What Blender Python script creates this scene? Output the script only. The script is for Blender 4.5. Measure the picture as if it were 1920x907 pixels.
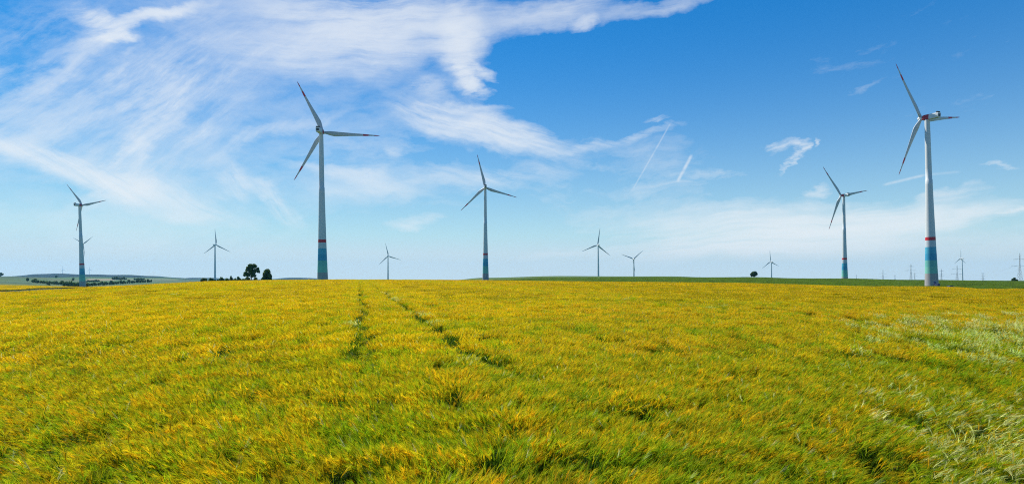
import bpy, bmesh, math, random
import numpy as np
from mathutils import Matrix, Vector, Euler

for o in list(bpy.data.objects): bpy.data.objects.remove(o)
scene = bpy.context.scene
COL = scene.collection
rng = np.random.default_rng(7)
R = math.radians

# ------------------------------------------------------------------ camera
F = 1144.0            # focal length in pixels of a 1920 wide frame
YH = 516.0            # image row of the eye level
EYE = 2.75            # eye height over the ground, metres
CROP = 0.85           # height of the barley
cam = bpy.data.cameras.new('camera'); camo = bpy.data.objects.new('camera', cam); COL.objects.link(camo)
camo.location = (0, 0, EYE); camo.rotation_euler = (R(90), 0, 0)
cam.sensor_width = 36; cam.lens = 36 * F / 1920
cam.shift_y = (YH - 453.5) / 1920
cam.clip_start = 0.1; cam.clip_end = 60000
scene.camera = camo

# ------------------------------------------------------------------ light and exposure
SUN_AZ, SUN_EL = -47.0, 46.0         # azimuth from straight ahead, + to the right
SKY_STRENGTH = 0.08
scene.view_settings.view_transform = 'Standard'
scene.view_settings.look = 'None'
scene.view_settings.gamma = 1
scene.view_settings.exposure = 0.4
scene.cycles.max_bounces = 6
scene.cycles.diffuse_bounces = 3
scene.cycles.glossy_bounces = 2
scene.cycles.transmission_bounces = 4
scene.cycles.volume_bounces = 0
scene.cycles.use_denoising = False
scene.cycles.pixel_filter_type = 'BLACKMAN_HARRIS'; scene.cycles.filter_width = 1.1
scene.cycles.sample_clamp_indirect = 4.0
sd = bpy.data.lights.new('sun', 'SUN'); sd.energy = 5.0; sd.angle = R(0.5); sd.color = (1.0, 0.95, 0.86)
so = bpy.data.objects.new('sun', sd); COL.objects.link(so)
_d = Vector((math.sin(R(SUN_AZ)) * math.cos(R(SUN_EL)), math.cos(R(SUN_AZ)) * math.cos(R(SUN_EL)), math.sin(R(SUN_EL))))
so.rotation_euler = _d.to_track_quat('Z', 'Y').to_euler(); so.location = _d * 400

class NT:
    """small helper for writing node trees"""
    def __init__(s, tree): s.t = tree; s.n = tree.nodes; s.l = tree.links
    def put(s, sock, v):
        if isinstance(v, bpy.types.NodeSocket): s.l.new(v, sock)
        elif v is not None: sock.default_value = v
    def math(s, op, a, b=None, c=None, clamp=False):
        n = s.n.new('ShaderNodeMath'); n.operation = op; n.use_clamp = clamp
        s.put(n.inputs[0], a); s.put(n.inputs[1], b); s.put(n.inputs[2], c); return n.outputs[0]
    def vmath(s, op, a, b=None):
        n = s.n.new('ShaderNodeVectorMath'); n.operation = op
        s.put(n.inputs[0], a); s.put(n.inputs[1], b)
        return n.outputs['Value'] if op in ('LENGTH', 'DOT_PRODUCT', 'DISTANCE') else n.outputs[0]
    def noise(s, vec, scale, detail=4, rough=0.5, dist=0.0, out='Fac'):
        n = s.n.new('ShaderNodeTexNoise'); s.put(n.inputs['Vector'], vec)
        n.inputs['Scale'].default_value = scale; n.inputs['Detail'].default_value = detail
        n.inputs['Roughness'].default_value = rough; n.inputs['Distortion'].default_value = dist
        return n.outputs[out]
    def mapping(s, vec, loc=(0,0,0), rot=(0,0,0), sc=(1,1,1), kind='POINT'):
        n = s.n.new('ShaderNodeMapping'); n.vector_type = kind; s.put(n.inputs['Vector'], vec)
        n.inputs['Location'].default_value = loc; n.inputs['Rotation'].default_value = rot; n.inputs['Scale'].default_value = sc
        return n.outputs[0]
    def rng(s, v, a, b, c=0.0, d=1.0, smooth=True):
        n = s.n.new('ShaderNodeMapRange'); n.interpolation_type = 'SMOOTHSTEP' if smooth else 'LINEAR'
        s.put(n.inputs[0], v); n.inputs[1].default_value = a; n.inputs[2].default_value = b
        n.inputs[3].default_value = c; n.inputs[4].default_value = d; return n.outputs[0]
    def mix(s, f, a, b, mode='MIX'):
        n = s.n.new('ShaderNodeMix'); n.data_type = 'RGBA'; n.blend_type = mode
        s.put(n.inputs[0], f); s.put(n.inputs[6], a); s.put(n.inputs[7], b); return n.outputs[2]
    def comb(s, x, y, z=0.0):
        n = s.n.new('ShaderNodeCombineXYZ'); s.put(n.inputs[0], x); s.put(n.inputs[1], y); s.put(n.inputs[2], z); return n.outputs[0]
    def sep(s, v):
        n = s.n.new('ShaderNodeSeparateXYZ'); s.put(n.inputs[0], v); return n.outputs

def azel(px, py):
    u = (px - 960) / F; v = (YH - py) / F
    a = math.atan(u); return a, math.atan(v * math.cos(a))

# ------------------------------------------------------------------ sky
world = bpy.data.worlds.new('World'); scene.world = world; world.use_nodes = True
world.cycles.sampling_method = 'MANUAL'; world.cycles.sample_map_resolution = 512
world.node_tree.nodes.clear()
W = NT(world.node_tree)
sky = W.n.new('ShaderNodeTexSky'); sky.sky_type = 'NISHITA'; sky.sun_disc = False
sky.sun_elevation = R(SUN_EL); sky.sun_rotation = R(SUN_AZ)
sky.altitude = 1500; sky.air_density = 1.0; sky.dust_density = 0.2; sky.ozone_density = 4.0
tc = W.n.new('ShaderNodeTexCoord')
dx, dy, dz = W.sep(tc.outputs['Generated'])
az = W.math('ARCTAN2', dx, dy); el = W.math('ARCSINE', dz)
ae = W.comb(az, el, 0.0)
# deepen the blue aloft and let it pale towards the horizon, as a clear summer sky does
EXPO = 2 ** scene.view_settings.exposure
sr, sg, sb = W.sep(sky.outputs[0])
rr_ = W.math('POWER', W.math('MINIMUM', W.math('MULTIPLY', W.math('DIVIDE', sr, sb), 1.08), .84), 5.2)
gg_ = W.math('POWER', W.math('MINIMUM', W.math('MULTIPLY', W.math('DIVIDE', sg, sb), 1.03), .86), 1.75)
bb_ = W.math('MULTIPLY', W.math('POWER', W.math('MULTIPLY', sb, .1), .52), 0.965)
CL = 1 / SKY_STRENGTH / EXPO
skyc = W.vmath('SCALE', W.comb(W.math('MULTIPLY', rr_, bb_), W.math('MULTIPLY', gg_, bb_), bb_))
skyc.node.inputs['Scale'].default_value = CL
hz = W.math('POWER', 2.718, W.math('MULTIPLY', W.math('POWER', W.math('DIVIDE', W.math('MAXIMUM', el, 0.0), .155), 1.35), -1.0))
skycol = W.mix(hz, skyc, (.63 * CL, .775 * CL, .83 * CL, 1))
# slow warp so that no cloud edge is a clean ellipse
wn = W.noise(ae, 5.0, 5, 0.55, 0.0, 'Color')
warp = W.vmath('ADD', ae, W.vmath('MULTIPLY', W.vmath('SUBTRACT', wn, (0.5, 0.5, 0.5)), (0.10, 0.07, 0.0)))
wnf = W.noise(W.mapping(ae, sc=(14, 30, 1)), 1.0, 5, 0.65, 0.0, 'Color')
warp = W.vmath('ADD', warp, W.vmath('MULTIPLY', W.vmath('SUBTRACT', wnf, (0.5, 0.5, 0.5)), (0.060, 0.030, 0.0)))
warp2 = W.vmath('ADD', ae, W.vmath('MULTIPLY', W.vmath('SUBTRACT', wn, (0.5, 0.5, 0.5)), (0.05, 0.045, 0.0)))
def wisps(angle, sx, sy, lo, hi, scale=1.0, seed=0.0, fine=0.45):
    """streaky cirrus noise; angle in degrees of the streaks, + rises to the right"""
    m = W.mapping(warp2, loc=(seed, seed * 1.7, seed), rot=(0, 0, R(-angle)), sc=(1, 1, 1))
    m = W.mapping(m, sc=(sx, sy, 1))
    a = W.noise(m, scale, 5, 0.62, 0.30)
    m2 = W.mapping(m, loc=(3.1, 5.2, 0), sc=(2.2, 3.6, 1))
    b = W.noise(m2, scale, 6, 0.70, 0.15)
    t = W.math('ADD', W.math('MULTIPLY', a, 1 - fine), W.math('MULTIPLY', b, fine))
    return W.rng(t, lo, hi)
def blob(px, py, rx, ry, ang=0.0, w=1.0, hard=0.0):
    """soft elliptical region of cloud; centre and radii in frame pixels, turned into sky angles"""
    a, e = azel(px, py); c2 = math.cos(a)
    v = W.mapping(warp, loc=(a, e, 0), rot=(0, 0, R(ang)), sc=(rx * c2 ** 1.2 / F, ry * c2 ** .8 / F, 1), kind='TEXTURE')
    d = W.vmath('LENGTH', v)
    return W.rng(d, 1.55, hard, 0.0, w)
def total(items):
    s = items[0]
    for b in items[1:]: s = W.math('MAXIMUM', s, b)
    return s
def summed(items):
    s = items[0]
    for b in items[1:]: s = W.math('ADD', s, b)
    return s
layers = []; warp0, warp20 = warp, warp2
def layer(w, blobs):
    acc = None                      # added up one by one, which keeps the shader stack short
    for b in blobs: acc = blob(*b) if acc is None else W.math('ADD', acc, blob(*b))
    t = W.math('MULTIPLY', w, acc)
    if layers: t = W.math('ADD', layers.pop(), t)
    layers.append(t)
    # the next layer reads its coordinates through this one: evaluated one after another they fit the shader stack
    global warp, warp2
    tiny = W.math('MULTIPLY', t, 1e-7); tv = W.comb(tiny, tiny, tiny)
    warp = W.vmath('ADD', warp0, tv); warp2 = W.vmath('ADD', warp20, tv)
veil = W.rng(W.noise(W.mapping(warp, rot=(0, 0, R(-25)), sc=(2.0, 4.5, 1)), 1.0, 7, .58), .30, .72, .15, 1.0)
layer(veil, [(60, 160, 520, 270, 0, .33), (420, 200, 330, 210, 0, .26), (330, 400, 420, 90, 0, .22), (620, 60, 420, 150, 0, .33)])
thin = W.rng(W.noise(W.mapping(warp, loc=(4, 2, 0), rot=(0, 0, R(-8)), sc=(2.2, 9, 1)), 1.0, 7, .62), .38, .72, 0, 1.0)
layer(thin, [(1000, 330, 420, 90, 0, .38), (1500, 420, 520, 80, 2, .42), (1650, 130, 420, 90, 14, .16), (1250, 330, 220, 60, 6, .14), (700, 300, 200, 80, 0, .30)])
# veil over the left of the sky, streaks climbing to the right
left = wisps(38, 2.2, 7.0, 0.42, 0.68, 1.3, 1.3, .5)
layer(left, [(60, 210, 230, 120, 20, .50), (340, 190, 140, 80, 35, .85), (275, 275, 170, 34, 42, .55), (60, 60, 220, 60, 40, .35), (500, 60, 180, 70, 0, .35)])
layer(wisps(-30, 1.8, 10.0, 0.34, 0.64, 1.4, 4.7, .5), [
    (70, 285, 160, 24, -16, .80), (215, 335, 130, 24, -20, .75), (370, 370, 120, 20, -24, .55), (470, 350, 90, 22, -30, .45), (360, 400, 60, 14, -10, .35)])
layer(wisps(42, 1.8, 9.0, 0.34, 0.62, 1.5, 2.2, .5), [
    (235, 300, 26, 55, -15, .50), (285, 245, 90, 18, 42, .55), (150, 120, 150, 14, 38, .4), (230, 140, 60, 8, 55, .35), (380, 300, 120, 12, 30, .35), (520, 245, 110, 10, 18, .35)])
layer(wisps(22, 2.2, 8.0, 0.28, 0.56, 1.6, 2.9, .45), [
    (275, 52, 120, 12, 26, .80), (200, 42, 52, 17, -22, 1.35), (210, 72, 40, 8, -8, .8), (340, 22, 70, 9, 26, .6)])
# the bright bank at the top centre
layer(wisps(5, 1.6, 8.5, 0.30, 0.64, 1.5, 7.1, .5), [
    (740, 30, 200, 58, 4, 1.05), (620, 110, 190, 40, 6, .75), (860, 80, 46, 46, 75, .95), (1040, 20, 120, 26, 12, .80), (1240, 6, 180, 18, 8, .60), (560, 20, 170, 40, 0, .3)])
layer(wisps(10, 4.0, 8.0, 0.28, 0.56, 2.4, 9.4, .6), [
    (878, 155, 32, 25, -10, 1.25), (908, 130, 30, 9, -25, .7), (800, 165, 40, 20, 0, .45), (1090, 45, 24, 10, 20, .5), (860, 120, 30, 20, 0, .7)])
layer(wisps(-14, 1.8, 11.0, 0.28, 0.64, 1.4, 3.9, .5), [
    (880, 236, 150, 34, -10, .95), (975, 272, 115, 30, -16, .80), (840, 250, 90, 24, -20, .5), (1160, 268, 120, 9, 11, .6), (920, 335, 160, 22, 0, .55), (850, 205, 120, 8, 3, .4),
    (700, 350, 110, 16, -6, .45), (790, 412, 56, 15, 0, .65), (740, 297, 18, 8, -20, .5), (640, 322, 130, 8, -8, .4)])
layer(wisps(-50, 2.0, 7.0, 0.36, 0.62, 2.0, 8.4, .55), [(440, 345, 20, 36, 25, .55), (515, 375, 66, 16, -40, .55)])
# streaks low on the right
layer(wisps(4, 1.1, 13.0, 0.30, 0.66, 1.5, 6.2, .5), [
    (1420, 425, 300, 36, 2, .90), (1640, 405, 230, 30, 5, .7), (1250, 470, 360, 28, 3, .60), (1790, 400, 110, 14, 8, .6), (1500, 470, 300, 22, 2, .5),
    (1790, 360, 70, 8, 10, .5), (1240, 352, 80, 9, 2, .4)])
layer(wisps(14, 3.2, 9.0, 0.32, 0.60, 2.4, 5.5, .6), [
    (1466, 268, 28, 11, 10, .75), (1500, 272, 11, 16, 10, .75), (1488, 298, 28, 5, 52, .7), (1525, 267, 6, 8, 10, .7),
    (1515, 357, 24, 9, 20, .65), (1630, 90, 140, 34, 32, .11), (1620, 165, 30, 7, 40, .18), (1800, 198, 190, 18, 6, .19),
    (1225, 231, 28, 6, 5, .4), (1330, 330, 70, 8, 0, .3), (1900, 312, 50, 4, 0, .45), (1915, 378, 26, 5, 15, .5)])
# contrails
tr = W.noise(W.mapping(ae, sc=(60, 60, 1)), 1.0, 4, .6)
def trail(x0, y0, x1, y1, wid, w):
    px, py = (x0 + x1) / 2, (y0 + y1) / 2; a, e = azel(px, py)
    a0, e0 = azel(x0, y0); a1, e1 = azel(x1, y1)
    ang = math.atan2(e1 - e0, a1 - a0); L = math.hypot(e1 - e0, a1 - a0) / 2
    v = W.mapping(W.mapping(W.vmath('SUBTRACT', ae, (a, e, 0)), rot=(0, 0, -ang)), sc=(1 / L, F / wid, 0))
    x, y, _ = W.sep(v)
    return W.math('MULTIPLY', W.math('MULTIPLY', W.rng(W.math('ABSOLUTE', x), 1.1, 0.75), W.rng(W.math('ABSOLUTE', y), 1.3, 0.0, 0, w)), W.rng(tr, .25, .6, .35, 1))
trails = (summed([trail(1185, 358, 1257, 232, 1.7, .24), trail(1270, 341, 1297, 291, 3.2, .62), trail(1655, 347, 1735, 328, 2.6, .40), trail(1735, 328, 1800, 322, 2.5, .14)]))
dens = summed(layers)
fib = W.noise(W.mapping(W.mapping(warp2, rot=(0, 0, R(-12))), sc=(9, 26, 1)), 1.0, 8, .66, .1)
fib2 = W.noise(W.mapping(warp, sc=(34, 60, 1)), 1.0, 6, .7, .1)
er = W.math('ADD', W.rng(fib, .32, .68, 0, .20, False), W.rng(fib2, .3, .7, 0, .07, False))
dens = W.math('ADD', W.math('MAXIMUM', W.math('SUBTRACT', W.math('MULTIPLY', dens, 1.12), er), 0.0), trails)
# stop at the horizon, and let nothing happen behind the frame's sides but a thin veil
dens = W.math('MULTIPLY', dens, W.rng(el, 0.0, 0.05))
cloud = W.math('SUBTRACT', 1.0, W.math('POWER', 2.718, W.math('MULTIPLY', dens, -1.30)))
cloudcol = (0.86 * CL, 0.90 * CL, 0.93 * CL, 1)
fin = W.mix(W.math('MULTIPLY', cloud, 0.97), skycol, cloudcol)
# pale air near the horizon
bg = W.n.new('ShaderNodeBackground'); W.put(bg.inputs[0], fin); bg.inputs[1].default_value = SKY_STRENGTH
wo = W.n.new('ShaderNodeOutputWorld'); W.l.new(bg.outputs[0], wo.inputs[0])

# ------------------------------------------------------------------ helpers
def tag(o, label=None, cat=None, group=None, kind=None):
    if label: o['label'] = label
    if cat: o['category'] = cat
    if group: o['group'] = group
    if kind: o['kind'] = kind
    return o
def empty(name, loc, rot=(0, 0, 0)):
    o = bpy.data.objects.new(name, None); COL.objects.link(o); o.location = loc; o.rotation_euler = rot; o.empty_display_size = 1; return o
def np_mesh(name, V, faces, mats, smooth=True, cols=None, mi=None):
    """faces: (n,4) or (n,3) int arrays, or a list of such arrays"""
    me = bpy.data.meshes.new(name)
    if not isinstance(faces, list): faces = [faces]
    V = np.asarray(V, np.float32); me.vertices.add(len(V)); me.vertices.foreach_set('co', V.ravel())
    tot = sum(f.size for f in faces); np_ = sum(len(f) for f in faces)
    me.loops.add(tot); me.polygons.add(np_)
    me.loops.foreach_set('vertex_index', np.concatenate([f.ravel() for f in faces]).astype(np.int32))
    sizes = np.concatenate([np.full(len(f), f.shape[1]) for f in faces])
    me.polygons.foreach_set('loop_start', np.concatenate([[0], np.cumsum(sizes)[:-1]]).astype(np.int32))
    me.polygons.foreach_set('loop_total', sizes.astype(np.int32))
    me.polygons.foreach_set('use_smooth', np.full(np_, smooth))
    for m in (mats if isinstance(mats, (list, tuple)) else [mats]): me.materials.append(m)
    if mi is not None: me.polygons.foreach_set('material_index', np.asarray(mi, np.int32))
    if cols is not None:
        a = me.color_attributes.new('col', 'FLOAT_COLOR', 'POINT')
        c = np.ones((len(V), 4), np.float32); c[:, :3] = cols; a.data.foreach_set('color', c.ravel())
    me.update(); me.validate(); return me
def add(name, me, parent=None):
    o = bpy.data.objects.new(name, me); COL.objects.link(o)
    if parent: o.parent = parent
    return o
def copy_tree(o, parent=None):
    c = o.copy(); COL.objects.link(c); c.parent = parent
    for ch in list(o.children): copy_tree(ch, c)
    return c
def bm_mesh(name, bm, mat, smooth=True):
    me = bpy.data.meshes.new(name); bm.normal_update(); bm.to_mesh(me); bm.free()
    for m in (mat if isinstance(mat, (list, tuple)) else [mat]): me.materials.append(m)
    for p in me.polygons: p.use_smooth = smooth
    return me
def material(name, base, rough=0.6, spec=0.3):
    m = bpy.data.materials.new(name); m.use_nodes = True
    T = NT(m.node_tree); b = m.node_tree.nodes['Principled BSDF']
    b.inputs['Roughness'].default_value = rough; b.inputs['Specular IOR Level'].default_value = spec
    b.inputs['Base Color'].default_value = (*base, 1)
    return m, T, b

# ------------------------------------------------------------------ terrain
# barley crest: image column, image row of the crop tops, distance of the crest, all turned into real heights
BC = np.array([(-900,556,150),(0,549,180),(160,540,200),(300,532.5,240),(400,527,320),(520,524.8,340),(640,524,360),(800,524.6,360),(950,526,350),
               (1100,528,330),(1250,529.3,290),(1400,531,260),(1500,534,240),(1620,537.3,220),(1780,538,210),(1850,543,180),(1920,542.3,175),(2900,548,150)], float)
FAR = {  # column: (distance, image row) beyond the barley
 -900: [(230,562),(600,540),(1000,532),(1500,527),(2500,517),(4500,525),(12000,524)],
 0:    [(230,552),(320,547.5),(600,536),(1000,530.5),(1500,526),(2500,517.5),(4500,528),(12000,524)],
 160:  [(260,545),(330,541.5),(600,538.8),(1009,538.6),(1500,532),(2500,522),(3300,518.5),(5000,528),(12000,524)],
 300:  [(310,537),(450,536),(700,534.5),(1000,533),(1500,529),(2500,523),(3300,520),(5000,528),(12000,524)],
 400:  [(400,529.5),(460,528.5),(700,531),(1000,532),(1500,531),(2500,528),(3500,525),(5000,527),(12000,524)],
 640:  [(450,529),(545,533),(1000,534),(2500,529),(5000,527),(12000,525)],
 850:  [(450,530),(700,528.5),(888,527),(1300,524.5),(2500,527),(5000,527),(12000,525)],
 905:  [(450,530),(700,528),(888,525.8),(1300,520.2),(2500,524),(5000,526),(12000,525)],
 1050: [(420,530),(600,526),(888,521.5),(1250,516.8),(2500,522),(5000,524),(12000,524)],
 1250: [(370,531.5),(600,525),(1100,517.4),(2500,524),(5000,525),(12000,524)],
 1400: [(330,533.5),(550,526),(850,519.8),(1500,527),(5000,525),(12000,524)],
 1580: [(290,539),(450,530),(750,521.8),(936,532),(2500,527),(12000,524)],
 1740: [(270,541.5),(400,538.8),(490,537.4),(800,524.6),(1300,531),(2500,527),(12000,525)],
 1850: [(250,546),(345,541),(490,534),(800,526.2),(1300,531),(2500,527),(12000,525)],
 1920: [(250,548),(345,543),(490,535),(800,527),(1300,531),(2500,527),(12000,525)],
 2900: [(250,555),(800,532),(2500,527),(12000,525)],
}
_LD = np.log(np.geomspace(200, 20000, 240))
_fc = np.array(sorted(FAR)); _ft = []
for c in _fc:
    p = np.array(FAR[c]); y = np.interp(_LD, np.log(p[:, 0]), p[:, 1])
    y = np.convolve(np.pad(y, 4, 'edge'), np.ones(9) / 9, 'valid') if c not in () else y
    _ft.append(y)
_ft = np.array(_ft)
def colD(x, y):
    """world x,y -> (image column of the direction, depth)"""
    r = np.hypot(x, y); a = np.clip(np.arctan2(x, y), -R(56), R(56))
    return 960 + F * np.tan(a), r * np.cos(a)
def crest_D(c): return np.interp(c, BC[:, 0], BC[:, 2])
def ground_z(x, y):
    c, D = colD(np.asarray(x, float), np.asarray(y, float))
    H = EYE - CROP
    yc = np.interp(c, BC[:, 0], BC[:, 1]); Rc = np.interp(c, BC[:, 0], BC[:, 2])
    s = (yc - YH) / F; a = s - 1.5 * H / Rc
    zb = -H - a * D - 0.5 * H / Rc ** 3 * np.minimum(D, Rc * 1.5) ** 3 - CROP
    fi = np.clip(np.searchsorted(_fc, c) - 1, 0, len(_fc) - 2)
    t = np.clip((c - _fc[fi]) / (_fc[fi + 1] - _fc[fi]), 0, 1); t = t * t * (3 - 2 * t)
    ld = np.log(np.clip(D, 201, 19999)); k = (ld - _LD[0]) / (_LD[1] - _LD[0]); ki = np.clip(k.astype(int), 0, len(_LD) - 2); kf = k - ki
    g = lambda f: _ft[f, ki] * (1 - kf) + _ft[f, ki + 1] * kf
    yy = g(fi) * (1 - t) + g(fi + 1) * t
    zf = -(yy - YH) / F * D
    w = np.clip((D - Rc * 1.03) / (Rc * 0.25), 0, 1); w = w * w * (3 - 2 * w)
    return EYE + zb * (1 - w) + zf * w
def at(px, D, py=None):
    """a point on the ground (or at image row py) in the direction of column px at depth D"""
    x = (px - 960) / F * D
    z = float(ground_z(x, D)) if py is None else EYE + (YH - py) / F * D
    return Vector((x, D, z))

def field_noise(x, y, s, seed):
    r_ = np.random.default_rng(seed); v = 0
    for i in range(7):
        a = r_.uniform(0, 6.28); f = s * r_.uniform(.6, 1.8); v = v + np.sin((x * math.cos(a) + y * math.sin(a)) * f + r_.uniform(0, 6.28))
    return v / 7
def terrain():
    az_ = np.concatenate([np.linspace(-180, -46, 60)[:-1], np.linspace(-46, 46, 900), np.linspace(46, 180, 60)[1:]])
    short = 1 - .955 * np.clip((np.abs(az_) - 60) / 40, 0, 1)
    rr = np.concatenate([[0.0], np.geomspace(1.0, 8600, 600)])
    A, Rr = np.meshgrid(R(1) * az_, rr)
    Rr = np.minimum(Rr, 8600 * short[None] + Rr * .02 * (short[None] < 1)) ; X = Rr * np.sin(A); Y = Rr * np.cos(A)
    Z = ground_z(X, Y)
    c, D = colD(X, Y); Rc = crest_D(c)
    ypx = YH - (Z - EYE) / np.maximum(D, 1) * F
    col = np.zeros(X.shape + (3,))
    def put(mask, rgb): col[mask] = rgb
    soil = (.030, .040, .010); verge = (.028, .050, .012); gold = (.42, .30, .03)
    green = (.075, .125, .022); teal = (.048, .125, .045); pale = (.16, .20, .07); wood = (.025, .050, .028); straw = (.36, .33, .20)
    put(D > 0, green)
    put(D < Rc * 1.02, soil)
    put((D >= Rc * 1.02) & (D < Rc * 1.02 + 26), verge)
    L = c < 640
    lf = L & (D >= Rc * 1.02 + 26)
    put(lf & (D < 5000), teal)
    put(lf & (D < 620) & (c < 260), gold)
    put(lf & (D < np.interp(c, [0, 160, 260], [338, 470, 560])) & (c < 260), (.030, .055, .014))
    put(lf & (D >= 620) & (D < 700), verge)
    # patchwork of the valley: fields bounded in depth and direction
    for (c0, c1, d0, d1, rgb) in [(-900,120,700,1000,(.13,.19,.055)),(-900,60,1000,1250,(.06,.14,.075)),(60,330,1050,1300,(.12,.19,.08)),
                                  (-900,90,1250,1500,(.10,.19,.08)),(-900,40,1500,1900,(.085,.165,.055)),(40,240,1400,1700,(.08,.16,.07)),
                                  (90,160,1800,2300,(.14,.20,.09)),(240,420,1500,2100,(.13,.20,.11)),(160,215,2000,2500,straw),
                                  (215,330,2150,2700,(.20,.26,.15)),(-900,60,1950,2500,(.07,.14,.06)),(330,420,2200,3000,(.10,.17,.12)),(60,90,1900,2500,(.10,.17,.06))]:
        sk = (D - d0) * 0.01
        put(lf & (c >= c0 + sk) & (c < c1 + sk) & (D >= d0) & (D < d1), tuple(v * .62 for v in rgb))
    # right: light track and verge near the turbine, stripes of weeds
    rt = (c > 1500) & (D > Rc * 1.02) & (D < 420 + .1 * (c - 1780))
    put(rt & (field_noise(X, Y, .05, 3) > -.1), (.055, .10, .028))
    put((c > 1840) & (D > 285) & (D < 300), (.26, .25, .16))
    put((c > 1740) & (D > 340) & (D < 349), (.22, .21, .17))
    n1, n2 = X.shape
    idx = np.arange(n1 * n2).reshape(n1, n2)
    f = np.stack([idx[:-1, :-1], idx[:-1, 1:], idx[1:, 1:], idx[1:, :-1]], -1).reshape(-1, 4)[:, ::-1]
    V = np.stack([X, Y, Z], -1).reshape(-1, 3)
    m, T, b = material('ground', (1, 1, 1), 0.95, 0.1)
    at_ = T.n.new('ShaderNodeAttribute'); at_.attribute_name = 'col'
    geo = T.n.new('ShaderNodeNewGeometry')
    p = geo.outputs['Position']
    n1_ = T.noise(T.mapping(p, sc=(.02, .06, .02)), 1.0, 5, .6)
    n2_ = T.noise(p, 0.9, 4, .65)
    n3_ = T.noise(T.mapping(p, rot=(0, 0, R(14)), sc=(.25, .004, 1)), 1.0, 3, .6)
    k = T.math('MULTIPLY', T.rng(n1_, .3, .7, .72, 1.3, False), T.math('MULTIPLY', T.rng(n2_, .25, .75, .6, 1.4, False), T.rng(n3_, .3, .7, .85, 1.15, False)))
    T.put(b.inputs['Base Color'], T.mix(1.0, at_.outputs['Color'], T.comb(k, k, k), 'MULTIPLY'))
    bp = T.n.new('ShaderNodeBump'); bp.inputs['Strength'].default_value = .6; bp.inputs['Distance'].default_value = .5
    T.put(bp.inputs['Height'], n2_); T.l.new(bp.outputs[0], b.inputs['Normal'])
    o = add('ground', np_mesh('ground', V, f, m, True, col.reshape(-1, 3))); tag(o, kind='structure')
terrain()

def hills(name, ridge, D0, D1, base_rgb, patch_rgb, seed, bumps=0.0):
    """rolling ridge between depths D0 and D1; ridge = (column, image row) of its skyline"""
    rg = np.array(ridge, float); cols_ = np.linspace(rg[0, 0], rg[-1, 0], 420); t = np.linspace(0, 1, 46)
    C, Tt = np.meshgrid(cols_, t); D = D0 + (D1 - D0) * Tt; X = (C - 960) / F * D
    top = np.interp(C, rg[:, 0], rg[:, 1]) + .25 * np.sin(C * .11 + seed) + .2 * np.sin(C * .043 + seed * 2)
    Dr = D0 + (D1 - D0) * .62
    ztop = -(top - YH) / F * Dr
    prof = np.where(Tt < .62, np.sin(np.clip(Tt / .62, 0, 1) * math.pi / 2) ** .9, np.cos(np.clip((Tt - .62) / .38, 0, 1) * math.pi / 2))
    zb = -55.0
    Z = EYE + zb + (ztop - zb) * prof
    r_ = np.random.default_rng(seed)
    Z += bumps * (field_noise(X, D, .02, seed) + .4 * r_.random(X.shape)) * (prof > .2)
    col = np.zeros(X.shape + (3,)); col[:] = base_rgb
    q = field_noise(X * .7, D * .45, .006, seed + 5)
    for lo, rgb in patch_rgb: col[q > lo] = rgb
    n1, n2 = X.shape; idx = np.arange(n1 * n2).reshape(n1, n2)
    f = np.stack([idx[:-1, :-1], idx[:-1, 1:], idx[1:, 1:], idx[1:, :-1]], -1).reshape(-1, 4)[:, ::-1]
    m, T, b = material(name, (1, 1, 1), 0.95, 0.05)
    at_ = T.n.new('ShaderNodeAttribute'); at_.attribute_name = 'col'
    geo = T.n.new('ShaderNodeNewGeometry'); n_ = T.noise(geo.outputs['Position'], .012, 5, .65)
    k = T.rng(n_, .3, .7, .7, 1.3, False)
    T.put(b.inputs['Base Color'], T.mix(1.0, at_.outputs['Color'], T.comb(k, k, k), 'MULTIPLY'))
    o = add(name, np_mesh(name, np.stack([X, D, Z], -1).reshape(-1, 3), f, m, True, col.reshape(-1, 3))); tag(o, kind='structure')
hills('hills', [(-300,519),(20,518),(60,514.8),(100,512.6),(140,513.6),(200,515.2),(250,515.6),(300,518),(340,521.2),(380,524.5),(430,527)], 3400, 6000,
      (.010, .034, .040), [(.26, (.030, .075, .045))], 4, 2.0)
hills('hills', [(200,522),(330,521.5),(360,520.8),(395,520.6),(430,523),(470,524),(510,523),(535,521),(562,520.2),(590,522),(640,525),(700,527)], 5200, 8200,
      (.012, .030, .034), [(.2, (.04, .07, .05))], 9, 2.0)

# ------------------------------------------------------------------ haze
def haze():
    bm = bmesh.new(); bmesh.ops.create_cube(bm, size=1)
    me = bm_mesh('haze', bm, [], False)
    m = bpy.data.materials.new('haze'); m.use_nodes = True; nt = m.node_tree; nt.nodes.clear()
    v = nt.nodes.new('ShaderNodeVolumePrincipled'); v.inputs['Color'].default_value = (.20, .60, 1, 1)
    v.inputs['Density'].default_value = 0.5 / 17000; v.inputs['Anisotropy'].default_value = 0.2
    out = nt.nodes.new('ShaderNodeOutputMaterial'); nt.links.new(v.outputs[0], out.inputs['Volume'])
    me.materials.append(m)
    o = add('haze', me); o.scale = (17600, 9600, 420); o.location = (0, 4350, 420 / 2 - 225)
    tag(o, 'pale blue haze over the far hills', 'haze', kind='stuff')
HAZE = haze

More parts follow.
